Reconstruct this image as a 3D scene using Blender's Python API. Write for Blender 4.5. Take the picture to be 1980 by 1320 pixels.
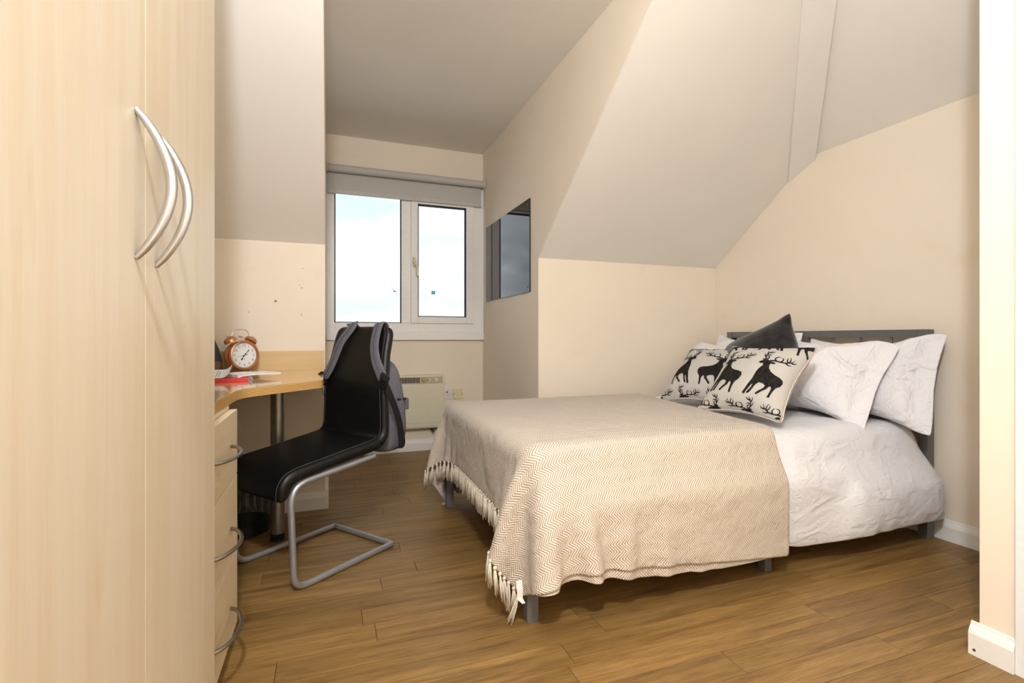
import bpy, bmesh, math, random
import numpy as np
from mathutils import Vector, Matrix, noise, geometry

# ------------------------------------------------------------------ camera, world, light, exposure
SC = bpy.context.scene
COL = SC.collection
for o in list(bpy.data.objects):
    bpy.data.objects.remove(o)
EYE = 0.93
cam = bpy.data.cameras.new('camera')
cam.sensor_width = 36.0
cam.lens = 36.0 * 954.9 / 1980.0
cam.shift_y = -7.0 / 1980.0
cam.clip_start = 0.02
cam.clip_end = 300
cam_o = bpy.data.objects.new('camera', cam)
COL.objects.link(cam_o)
cam_o.location = (0, 0, EYE)
cam_o.rotation_euler = (math.pi / 2, 0, -math.radians(20.404))
SC.camera = cam_o

VS = SC.view_settings
VS.view_transform = 'Standard'
VS.look = 'None'
VS.gamma = 1.0
VS.use_curve_mapping = False
VS.exposure = 0.06

FLASH_POS = (-0.06, -0.14, 2.16)
FLASH_POWER = 134.0
SKY = 1.55
SC.cycles.max_bounces = 6
SC.cycles.diffuse_bounces = 4
SC.cycles.adaptive_threshold = 0.02
SC.cycles.caustics_reflective = False
SC.cycles.caustics_refractive = False
SC.cycles.transparent_max_bounces = 8

world = bpy.data.worlds.new('overcast_sky')
SC.world = world
world.use_nodes = True
wn, wl = world.node_tree.nodes, world.node_tree.links
bg = wn['Background']
bg.inputs['Strength'].default_value = SKY
tc = wn.new('ShaderNodeTexCoord')
mp = wn.new('ShaderNodeMapping')
mp.inputs['Scale'].default_value = (1.2, 1.2, 5.0)
nz = wn.new('ShaderNodeTexNoise')
nz.inputs['Scale'].default_value = 2.2
nz.inputs['Detail'].default_value = 5.0
nz.inputs['Roughness'].default_value = 0.55
rp = wn.new('ShaderNodeValToRGB')
rp.color_ramp.elements[0].position = 0.38
rp.color_ramp.elements[0].color = (0.58, 0.66, 0.74, 1)
rp.color_ramp.elements[1].position = 0.60
rp.color_ramp.elements[1].color = (0.90, 0.94, 1.0, 1)
wl.new(tc.outputs['Generated'], mp.inputs['Vector'])
wl.new(mp.outputs['Vector'], nz.inputs['Vector'])
wl.new(nz.outputs['Fac'], rp.inputs['Fac'])
wl.new(rp.outputs['Color'], bg.inputs['Color'])

random.seed(7)
RNG = np.random.default_rng(11)

# ------------------------------------------------------------------ room dimensions (metres)
XL, XD, XA, XR, XP = -0.84, -0.016, 1.2555, 2.676, 1.79     # left wall, dormer sides, right wall, entrance wall
YB, YP, YK, YW = -1.30, 0.88, 2.892, 4.10                   # back, partition, knee wall, window wall
ZC, ZK, ZR = 2.517, 1.440, 2.005                            # ceiling, knee wall top, eaves on the right wall
S1, S2 = 0.741, 0.703                                       # roof slopes
Y1 = YK - (ZC - ZK) / S1
X2 = XR - (ZC - ZR) / S2
YH = YK - (ZR - ZK) / S1                                    # hip meets the right wall
ZD = 0.757                                                  # desk top

# ------------------------------------------------------------------ materials
def lin(c):
    return tuple(((v / 255) / 12.92 if v / 255 <= 0.04045 else ((v / 255 + 0.055) / 1.055) ** 2.4) for v in c)

def base_mat(name):
    m = bpy.data.materials.new(name)
    m.use_nodes = True
    n, l = m.node_tree.nodes, m.node_tree.links
    return m, n, l, n['Principled BSDF']

def ramp(n, stops):
    r = n.new('ShaderNodeValToRGB')
    e = r.color_ramp.elements
    while len(e) < len(stops):
        e.new(0.5)
    for k, (p, c) in enumerate(stops):
        e[k].position = p
        e[k].color = (*c, 1)
    return r

def noise_node(n, l, vec, scale, detail=3, rough=0.5, mscale=None, loc=None):
    if mscale or loc:
        mp_ = n.new('ShaderNodeMapping')
        if mscale:
            mp_.inputs['Scale'].default_value = mscale
        if loc:
            mp_.inputs['Location'].default_value = loc
        l.new(vec, mp_.inputs['Vector'])
        vec = mp_.outputs['Vector']
    t = n.new('ShaderNodeTexNoise')
    t.inputs['Scale'].default_value = scale
    t.inputs['Detail'].default_value = detail
    t.inputs['Roughness'].default_value = rough
    l.new(vec, t.inputs['Vector'])
    return t

def add_bump(n, l, b, h, strength, dist=0.002):
    bp = n.new('ShaderNodeBump')
    bp.inputs['Strength'].default_value = strength
    bp.inputs['Distance'].default_value = dist
    l.new(h, bp.inputs['Height'])
    l.new(bp.outputs['Normal'], b.inputs['Normal'])
    return bp

def plain(name, rgb, rough=0.5, metal=0.0, var=0.06, scale=40, bump=0.0, spec=0.5, coat=0.0, bdist=0.001, sheen=0.0):
    """procedural material: base colour with a slight noise variation and optional fine relief"""
    m, n, l, b = base_mat(name)
    c = lin(rgb)
    co = n.new('ShaderNodeTexCoord')
    t = noise_node(n, l, co.outputs['Object'], scale, 3)
    r = ramp(n, [(0.3, tuple(v * (1 - var) for v in c)), (0.7, tuple(min(1, v * (1 + var)) for v in c))])
    l.new(t.outputs['Fac'], r.inputs['Fac'])
    l.new(r.outputs['Color'], b.inputs['Base Color'])
    b.inputs['Roughness'].default_value = rough
    b.inputs['Metallic'].default_value = metal
    b.inputs['Specular IOR Level'].default_value = spec
    b.inputs['Coat Weight'].default_value = coat
    b.inputs['Sheen Weight'].default_value = sheen
    if bump:
        t2 = noise_node(n, l, co.outputs['Object'], scale * 6, 2)
        add_bump(n, l, b, t2.outputs['Fac'], bump, bdist)
    return m

def paint(name, rgb, stain=None):
    m, n, l, b = base_mat(name)
    c = lin(rgb)
    co = n.new('ShaderNodeTexCoord')
    t = noise_node(n, l, co.outputs['Object'], 1.7, 4)
    r = ramp(n, [(0.35, tuple(v * 0.97 for v in c)), (0.65, c)])
    l.new(t.outputs['Fac'], r.inputs['Fac'])
    out = r.outputs['Color']
    if stain:
        t3 = noise_node(n, l, co.outputs['Object'], 5.0, 2)
        r3 = ramp(n, [(0.66, (0, 0, 0)), (0.80, (0.5, 0.5, 0.5))])
        l.new(t3.outputs['Fac'], r3.inputs['Fac'])
        mx = n.new('ShaderNodeMix')
        mx.data_type = 'RGBA'
        l.new(r3.outputs['Color'], mx.inputs['Factor'])
        l.new(out, mx.inputs['A'])
        mx.inputs['B'].default_value = (*lin(stain), 1)
        out = mx.outputs['Result']
    l.new(out, b.inputs['Base Color'])
    b.inputs['Roughness'].default_value = 0.62
    b.inputs['Specular IOR Level'].default_value = 0.3
    return m

def veneer(name, light, mid, dark, axis='Z', rough=0.32, coat=0.0, seed=0.0, spec=0.5):
    """maple veneer: long soft grain bands along one axis and small darker flecks"""
    m, n, l, b = base_mat(name)
    co = n.new('ShaderNodeTexCoord')
    ms = {'Z': (7, 7, 0.35), 'X': (0.35, 7, 7), 'Y': (7, 0.35, 7)}[axis]
    t = noise_node(n, l, co.outputs['Object'], 1.6, 5, 0.55, ms, (seed, seed * .7, seed * .3))
    r = ramp(n, [(0.30, lin(mid)), (0.50, lin(light)), (0.62, lin(mid)), (0.78, lin(light))])
    l.new(t.outputs['Fac'], r.inputs['Fac'])
    ms2 = {'Z': (16, 16, 3.0), 'X': (3.0, 16, 16), 'Y': (16, 3.0, 16)}[axis]
    t2 = noise_node(n, l, co.outputs['Object'], 0.9, 3, 0.5, ms2, (seed + 3, 1, 2))
    r2 = ramp(n, [(0.63, (0, 0, 0)), (0.76, (0.55, 0.55, 0.55))])
    l.new(t2.outputs['Fac'], r2.inputs['Fac'])
    mx = n.new('ShaderNodeMix')
    mx.data_type = 'RGBA'
    l.new(r2.outputs['Color'], mx.inputs['Factor'])
    l.new(r.outputs['Color'], mx.inputs['A'])
    mx.inputs['B'].default_value = (*lin(dark), 1)
    # fine pores
    ms3 = {'Z': (300, 300, 12), 'X': (12, 300, 300), 'Y': (300, 12, 300)}[axis]
    t3 = noise_node(n, l, co.outputs['Object'], 1.0, 2, 0.5, ms3)
    mx2 = n.new('ShaderNodeMix')
    mx2.data_type = 'RGBA'
    mx2.blend_type = 'MULTIPLY'
    mx2.inputs['Factor'].default_value = 0.10
    l.new(mx.outputs['Result'], mx2.inputs['A'])
    l.new(t3.outputs['Color'], mx2.inputs['B'])
    l.new(mx2.outputs['Result'], b.inputs['Base Color'])
    b.inputs['Roughness'].default_value = rough
    b.inputs['Coat Weight'].default_value = coat
    b.inputs['Coat Roughness'].default_value = 0.06
    b.inputs['Specular IOR Level'].default_value = spec
    return m

def floor_mat():
    m, n, l, b = base_mat('oak_plank')
    co = n.new('ShaderNodeTexCoord')
    oi = n.new('ShaderNodeObjectInfo')
    sc_ = n.new('ShaderNodeVectorMath')
    sc_.operation = 'SCALE'
    cmb = n.new('ShaderNodeCombineXYZ')
    l.new(oi.outputs['Random'], cmb.inputs['X'])
    l.new(oi.outputs['Random'], cmb.inputs['Y'])
    l.new(oi.outputs['Random'], cmb.inputs['Z'])
    l.new(cmb.outputs['Vector'], sc_.inputs[0])
    sc_.inputs['Scale'].default_value = 53.0
    ad = n.new('ShaderNodeVectorMath')
    ad.operation = 'ADD'
    l.new(co.outputs['Object'], ad.inputs[0])
    l.new(sc_.outputs['Vector'], ad.inputs[1])
    vec = ad.outputs['Vector']
    t = noise_node(n, l, vec, 1.0, 6, 0.6, (2.4, 38, 1))
    t.inputs['Distortion'].default_value = 0.7
    r = ramp(n, [(0.22, lin((92, 69, 38))), (0.42, lin((132, 101, 57))), (0.62, lin((154, 120, 70))), (0.84, lin((174, 140, 88)))])
    l.new(t.outputs['Fac'], r.inputs['Fac'])
    # per plank tint
    hs = n.new('ShaderNodeHueSaturation')
    mr = n.new('ShaderNodeMapRange')
    mr.inputs['To Min'].default_value = 0.84
    mr.inputs['To Max'].default_value = 1.14
    l.new(oi.outputs['Random'], mr.inputs['Value'])
    l.new(mr.outputs['Result'], hs.inputs['Value'])
    l.new(r.outputs['Color'], hs.inputs['Color'])
    # fine fibres
    t2 = noise_node(n, l, vec, 1.0, 3, 0.6, (16, 420, 1))
    mx = n.new('ShaderNodeMix')
    mx.data_type = 'RGBA'
    mx.blend_type = 'MULTIPLY'
    mx.inputs['Factor'].default_value = 0.75
    r2 = ramp(n, [(0.36, (0.62, 0.56, 0.48)), (0.58, (1, 1, 1))])
    l.new(t2.outputs['Fac'], r2.inputs['Fac'])
    l.new(hs.outputs['Color'], mx.inputs['A'])
    l.new(r2.outputs['Color'], mx.inputs['B'])
    # knots
    t3 = noise_node(n, l, vec, 1.0, 2, 0.5, (7, 20, 1))
    r3 = ramp(n, [(0.70, (0, 0, 0)), (0.80, (0.6, 0.6, 0.6))])
    l.new(t3.outputs['Fac'], r3.inputs['Fac'])
    mx2 = n.new('ShaderNodeMix')
    mx2.data_type = 'RGBA'
    l.new(r3.outputs['Color'], mx2.inputs['Factor'])
    l.new(mx.outputs['Result'], mx2.inputs['A'])
    mx2.inputs['B'].default_value = (*lin((78, 50, 22)), 1)
    l.new(mx2.outputs['Result'], b.inputs['Base Color'])
    b.inputs['Roughness'].default_value = 0.42
    b.inputs['Specular IOR Level'].default_value = 0.42
    add_bump(n, l, b, t2.outputs['Fac'], 0.12, 0.0006)
    return m

def ply_mat():
    m, n, l, b = base_mat('ply_edge')
    co = n.new('ShaderNodeTexCoord')
    w = n.new('ShaderNodeTexWave')
    w.wave_type = 'BANDS'
    w.bands_direction = 'Z'
    w.inputs['Scale'].default_value = 62.0
    w.inputs['Distortion'].default_value = 0.15
    l.new(co.outputs['Object'], w.inputs['Vector'])
    r = ramp(n, [(0.25, lin((150, 108, 52))), (0.7, lin((222, 184, 116)))])
    l.new(w.outputs['Fac'], r.inputs['Fac'])
    l.new(r.outputs['Color'], b.inputs['Base Color'])
    b.inputs['Roughness'].default_value = 0.4
    return m

def throw_mat():
    """herringbone weave from the cloth's own UV coordinates (in metres)"""
    m, n, l, b = base_mat('herringbone_cotton')
    uv = n.new('ShaderNodeUVMap')
    sx = n.new('ShaderNodeSeparateXYZ')
    l.new(uv.outputs['UV'], sx.inputs['Vector'])
    def math_(op, a, bv=None, av=None):
        q = n.new('ShaderNodeMath')
        q.operation = op
        if a is not None:
            l.new(a, q.inputs[0])
        if av is not None:
            q.inputs[0].default_value = av
        if bv is not None:
            if isinstance(bv, float):
                q.inputs[1].default_value = bv
            else:
                l.new(bv, q.inputs[1])
        return q.outputs[0]
    nzv = noise_node(n, l, uv.outputs['UV'], 9.0, 2)
    wob = math_('MULTIPLY', nzv.outputs['Fac'], 0.012)
    pp = math_('PINGPONG', sx.outputs['Y'], 0.024)
    s = math_('ADD', math_('ADD', sx.outputs['X'], pp), wob)
    sn = math_('SINE', math_('MULTIPLY', s, 2 * math.pi / 0.0098))
    mr = n.new('ShaderNodeMapRange')
    mr.inputs['From Min'].default_value = -0.55
    mr.inputs['From Max'].default_value = 0.55
    l.new(sn, mr.inputs['Value'])
    r = ramp(n, [(0.0, lin((173, 153, 130))), (1.0, lin((222, 214, 204)))])
    l.new(mr.outputs['Result'], r.inputs['Fac'])
    t = noise_node(n, l, uv.outputs['UV'], 26, 3)
    mx = n.new('ShaderNodeMix')
    mx.data_type = 'RGBA'
    mx.blend_type = 'MULTIPLY'
    mx.inputs['Factor'].default_value = 0.22
    l.new(r.outputs['Color'], mx.inputs['A'])
    l.new(t.outputs['Color'], mx.inputs['B'])
    bc = n.new('ShaderNodeBrightContrast')
    bc.inputs['Bright'].default_value = 0.05
    l.new(r.outputs['Color'], bc.inputs['Color'])
    l.new(r.outputs['Color'], b.inputs['Base Color'])
    b.inputs['Roughness'].default_value = 0.9
    b.inputs['Specular IOR Level'].default_value = 0.15
    b.inputs['Sheen Weight'].default_value = 0.15
    bp = add_bump(n, l, b, sn, 0.5, 0.0012)
    t2 = noise_node(n, l, uv.outputs['UV'], 7.0, 4, 0.6)
    bp2 = n.new('ShaderNodeBump')
    bp2.inputs['Strength'].default_value = 0.7
    bp2.inputs['Distance'].default_value = 0.035
    l.new(t2.outputs['Fac'], bp2.inputs['Height'])
    l.new(bp2.outputs['Normal'], bp.inputs['Normal'])
    return m

def crease_mat(name, rgb, scale=6.0, strength=0.5, dist=0.02, rough=0.85, var=0.02, weave=0.0):
    """cotton with crumpled creases"""
    m, n, l, b = base_mat(name)
    c = lin(rgb)
    co = n.new('ShaderNodeTexCoord')
    t = noise_node(n, l, co.outputs['Object'], 14, 3)
    r = ramp(n, [(0.3, tuple(v * (1 - var) for v in c)), (0.7, c)])
    l.new(t.outputs['Fac'], r.inputs['Fac'])
    l.new(r.outputs['Color'], b.inputs['Base Color'])
    b.inputs['Roughness'].default_value = rough
    b.inputs['Specular IOR Level'].default_value = 0.2
    b.inputs['Sheen Weight'].default_value = 0.1
    # thin ridged creases at two sizes plus soft rolls
    hs_ = []
    for k_, (sc_, ms_, wd_) in enumerate(((scale, (1.0, 1.0, 1.5), 0.16), (scale * 2.3, (1.4, 1.2, 2.2), 0.22))):
        t2 = noise_node(n, l, co.outputs['Object'], sc_, 2, 0.5, ms_, (3.1 * k_, 1.7 * k_, 0.4))
        t2.inputs['Distortion'].default_value = 0.9
        sb = n.new('ShaderNodeMath'); sb.operation = 'SUBTRACT'; sb.inputs[1].default_value = 0.5
        l.new(t2.outputs['Fac'], sb.inputs[0])
        ab = n.new('ShaderNodeMath'); ab.operation = 'ABSOLUTE'
        l.new(sb.outputs[0], ab.inputs[0])
        mr_ = n.new('ShaderNodeMapRange')
        mr_.interpolation_type = 'SMOOTHSTEP'
        mr_.inputs['From Min'].default_value = 0.0
        mr_.inputs['From Max'].default_value = wd_
        mr_.inputs['To Min'].default_value = 1.0 / (1 + k_)
        mr_.inputs['To Max'].default_value = 0.0
        l.new(ab.outputs[0], mr_.inputs['Value'])
        hs_.append(mr_.outputs['Result'])
    t5 = noise_node(n, l, co.outputs['Object'], scale * 0.5, 3, 0.5)
    mm = n.new('ShaderNodeMath'); mm.operation = 'ADD'
    l.new(hs_[0], mm.inputs[0]); l.new(hs_[1], mm.inputs[1])
    m2 = n.new('ShaderNodeMath'); m2.operation = 'MULTIPLY_ADD'
    l.new(t5.outputs['Fac'], m2.inputs[0]); m2.inputs[1].default_value = 2.0
    l.new(mm.outputs[0], m2.inputs[2])
    bp = add_bump(n, l, b, m2.outputs[0], strength, dist)
    if weave:
        t4 = noise_node(n, l, co.outputs['Object'], 500, 2)
        b2 = n.new('ShaderNodeBump')
        b2.inputs['Strength'].default_value = weave
        b2.inputs['Distance'].default_value = 0.0006
        l.new(t4.outputs['Fac'], b2.inputs['Height'])
        l.new(b2.outputs['Normal'], bp.inputs['Normal'])
    return m

def glass_mat():
    m, n, l, b = base_mat('window_glass')
    out = n['Material Output']
    tr = n.new('ShaderNodeBsdfTransparent')
    tr.inputs['Color'].default_value = (0.96, 0.975, 0.975, 1)
    gl = n.new('ShaderNodeBsdfGlossy')
    gl.inputs['Roughness'].default_value = 0.0
    fr = n.new('ShaderNodeFresnel')
    fr.inputs['IOR'].default_value = 1.3
    mx = n.new('ShaderNodeMixShader')
    l.new(fr.outputs['Fac'], mx.inputs['Fac'])
    l.new(tr.outputs['BSDF'], mx.inputs[1])
    l.new(gl.outputs['BSDF'], mx.inputs[2])
    l.new(mx.outputs['Shader'], out.inputs['Surface'])
    n.remove(b)
    return m

def mesh_bin_mat():
    """fine wire mesh: holes cut by a tight grid"""
    m, n, l, b = base_mat('wire_mesh')
    out = n['Material Output']
    co = n.new('ShaderNodeTexCoord')
    sx = n.new('ShaderNodeSeparateXYZ')
    l.new(co.outputs['UV'], sx.inputs['Vector'])
    vals = []
    for ax, k in (('X', 150.0), ('Y', 60.0)):
        q = n.new('ShaderNodeMath'); q.operation = 'MULTIPLY'; q.inputs[1].default_value = k
        l.new(sx.outputs[ax], q.inputs[0])
        f = n.new('ShaderNodeMath'); f.operation = 'FRACT'
        l.new(q.outputs[0], f.inputs[0])
        g = n.new('ShaderNodeMath'); g.operation = 'GREATER_THAN'; g.inputs[1].default_value = 0.36
        l.new(f.outputs[0], g.inputs[0])
        vals.append(g.outputs[0])
    mu = n.new('ShaderNodeMath'); mu.operation = 'MULTIPLY'
    l.new(vals[0], mu.inputs[0]); l.new(vals[1], mu.inputs[1])
    tr = n.new('ShaderNodeBsdfTransparent')
    mx = n.new('ShaderNodeMixShader')
    l.new(mu.outputs[0], mx.inputs['Fac'])
    l.new(b.outputs['BSDF'], mx.inputs[1])
    l.new(tr.outputs['BSDF'], mx.inputs[2])
    l.new(mx.outputs['Shader'], out.inputs['Surface'])
    b.inputs['Base Color'].default_value = (0.012, 0.012, 0.012, 1)
    b.inputs['Roughness'].default_value = 0.5
    return m

M = {}
M['wall'] = paint('magnolia_paint', (240, 227, 209), stain=(232, 214, 185))
M['ceil'] = paint('ceiling_white_paint', (243, 239, 233))
M['trim'] = plain('white_gloss_paint', (236, 234, 230), 0.35, var=0.02)
M['jamb'] = plain('door_frame_paint', (234, 235, 237), 0.4, var=0.02)
M['upvc'] = plain('white_upvc', (243, 241, 239), 0.35, var=0.02)
M['gasket'] = plain('black_rubber', (22, 24, 24), 0.6)
M['glass'] = glass_mat()
M['maple'] = veneer('maple_wardrobe', (227, 215, 194), (221, 206, 180), (209, 186, 149), 'Z', 0.42)
M['maple_dr'] = veneer('maple_drawer', (230, 213, 182), (223, 202, 167), (210, 182, 138), 'Y', 0.42, seed=4)
M['maple_up'] = veneer('maple_upstand', (226, 194, 146), (218, 184, 134), (206, 168, 116), 'X', 0.4, seed=9)
M['worktop'] = veneer('maple_worktop', (222, 190, 142), (214, 180, 130), (202, 164, 112), 'X', 0.16, coat=0.6, seed=6)
M['ply'] = ply_mat()
M['floor'] = floor_mat()
M['subfloor'] = plain('dark_screed', (60, 44, 28), 0.9)
M['alu'] = plain('satin_aluminium', (206, 209, 214), 0.30, 1.0, var=0.02)
M['steel_dr'] = plain('satin_steel', (165, 162, 158), 0.32, 1.0, var=0.03)
M['chairtube'] = plain('silver_powder_coat', (172, 174, 178), 0.34, 0.65, var=0.02)
M['leg_metal'] = plain('brushed_leg_steel', (150, 146, 140), 0.38, 0.9, var=0.04)
M['bedmetal'] = plain('grey_bed_steel', (112, 112, 114), 0.42, 0.35, var=0.03)
M['leather'] = plain('black_leatherette', (11, 11, 12), 0.42, var=0.15, scale=60, bump=0.25, bdist=0.0008, spec=0.4)
M['stitch'] = plain('grey_thread', (70, 68, 70), 0.8)
M['canvas'] = plain('slate_grey_canvas', (104, 103, 112), 0.9, var=0.10, scale=90, bump=0.5, bdist=0.0015, spec=0.15)
M['webbing'] = plain('black_webbing', (20, 20, 22), 0.85, var=0.2, scale=200, bump=0.4)
M['plastic_black'] = plain('black_plastic', (18, 18, 19), 0.4)
M['mesh'] = mesh_bin_mat()
M['copper'] = plain('brushed_copper', (208, 150, 114), 0.34, 1.0, var=0.06, scale=30)
M['chrome'] = plain('chrome', (215, 212, 208), 0.12, 1.0, var=0.01)
M['dial'] = plain('white_dial', (236, 237, 240), 0.4, var=0.01)
M['ink'] = plain('black_ink', (22, 22, 24), 0.6)
M['inkgrey'] = plain('grey_ink', (96, 94, 96), 0.6)
M['red'] = plain('red_cover', (206, 44, 42), 0.45, var=0.04)
M['paper'] = plain('white_paper', (238, 238, 240), 0.7, var=0.02, scale=300)
M['teal'] = plain('teal_print', (98, 170, 184), 0.5)
M['binding'] = plain('grey_comb_binding', (150, 158, 164), 0.4)
M['felt'] = plain('dark_grey_felt', (66, 68, 76), 0.95, var=0.12, scale=200, bump=0.4)
M['tan'] = plain('brown_leather', (112, 80, 52), 0.6, var=0.08)
M['blind'] = plain('grey_blind_fabric', (190, 187, 182), 0.85, var=0.03, scale=400, bump=0.2)
M['blindbar'] = plain('grey_blind_bar', (194, 191, 186), 0.6)
M['chain'] = plain('bead_chain_plastic', (206, 200, 190), 0.4)
M['heater'] = plain('cream_enamel', (222, 216, 192), 0.4, var=0.02)
M['heaterplate'] = plain('beige_plastic', (188, 178, 152), 0.5)
M['heaterdark'] = plain('dark_grille', (48, 44, 40), 0.7)
M['dialbrass'] = plain('olive_dial', (176, 168, 118), 0.45)
M['socketw'] = plain('white_plastic', (226, 222, 216), 0.3)
M['socketc'] = plain('cream_plastic', (226, 216, 178), 0.3)
M['screw'] = plain('steel_screw', (150, 146, 140), 0.35, 1.0)
M['panel'] = plain('black_gloss_acrylic', (17, 17, 20), 0.03, var=0.05, spec=0.5)
M['duvet'] = crease_mat('white_cotton_duvet', (232, 230, 233), 5.0, 0.40, 0.007)
M['pillow'] = crease_mat('white_cotton_pillowcase', (236, 234, 237), 5.0, 0.6, 0.010)
M['linen'] = crease_mat('natural_linen', (199, 194, 187), 4.0, 0.15, 0.004, 0.95, 0.05, weave=0.4)
M['linenback'] = plain('pale_pink_cotton', (228, 212, 200), 0.9)
M['stagprint'] = plain('black_stag_print', (40, 37, 35), 0.95, var=0.5, scale=70, spec=0.1)
M['velvet'] = plain('charcoal_velvet', (42, 40, 41), 0.95, var=0.55, scale=26, bump=0.4, spec=0.1, sheen=0.4)
M['throw'] = throw_mat()
M['tassel'] = plain('ecru_cotton_yarn', (226, 214, 194), 0.9, var=0.08, scale=120)
M['mattress'] = plain('mattress_ticking', (226, 224, 220), 0.85)
M['label'] = plain('white_care_label', (238, 228, 222), 0.7)
M['bird'] = plain('gull_grey', (70, 76, 84), 0.8)
M['sticker'] = plain('teal_sticker', (120, 190, 200), 0.5)
_n, _l = M['sticker'].node_tree.nodes, M['sticker'].node_tree.links
_t = _n.new('ShaderNodeBsdfTranslucent'); _t.inputs['Color'].default_value = (*lin((170, 222, 230)), 1)
_x = _n.new('ShaderNodeMixShader'); _x.inputs['Fac'].default_value = 0.9
_l.new(_n['Principled BSDF'].outputs['BSDF'], _x.inputs[1]); _l.new(_t.outputs['BSDF'], _x.inputs[2]); _l.new(_x.outputs['Shader'], _n['Material Output'].inputs['Surface'])
M['fittingwhite'] = plain('added_fitting_plastic', (236, 234, 230), 0.4)

def emit_mat(name, rgb, s):
    m, n, l, b = base_mat(name)
    b.inputs['Base Color'].default_value = (*rgb, 1)
    b.inputs['Emission Color'].default_value = (*rgb, 1)
    b.inputs['Emission Strength'].default_value = s
    return m
M['bulb'] = emit_mat('flash_bulb', (1.0, 0.95, 0.88), 2.0)

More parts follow.
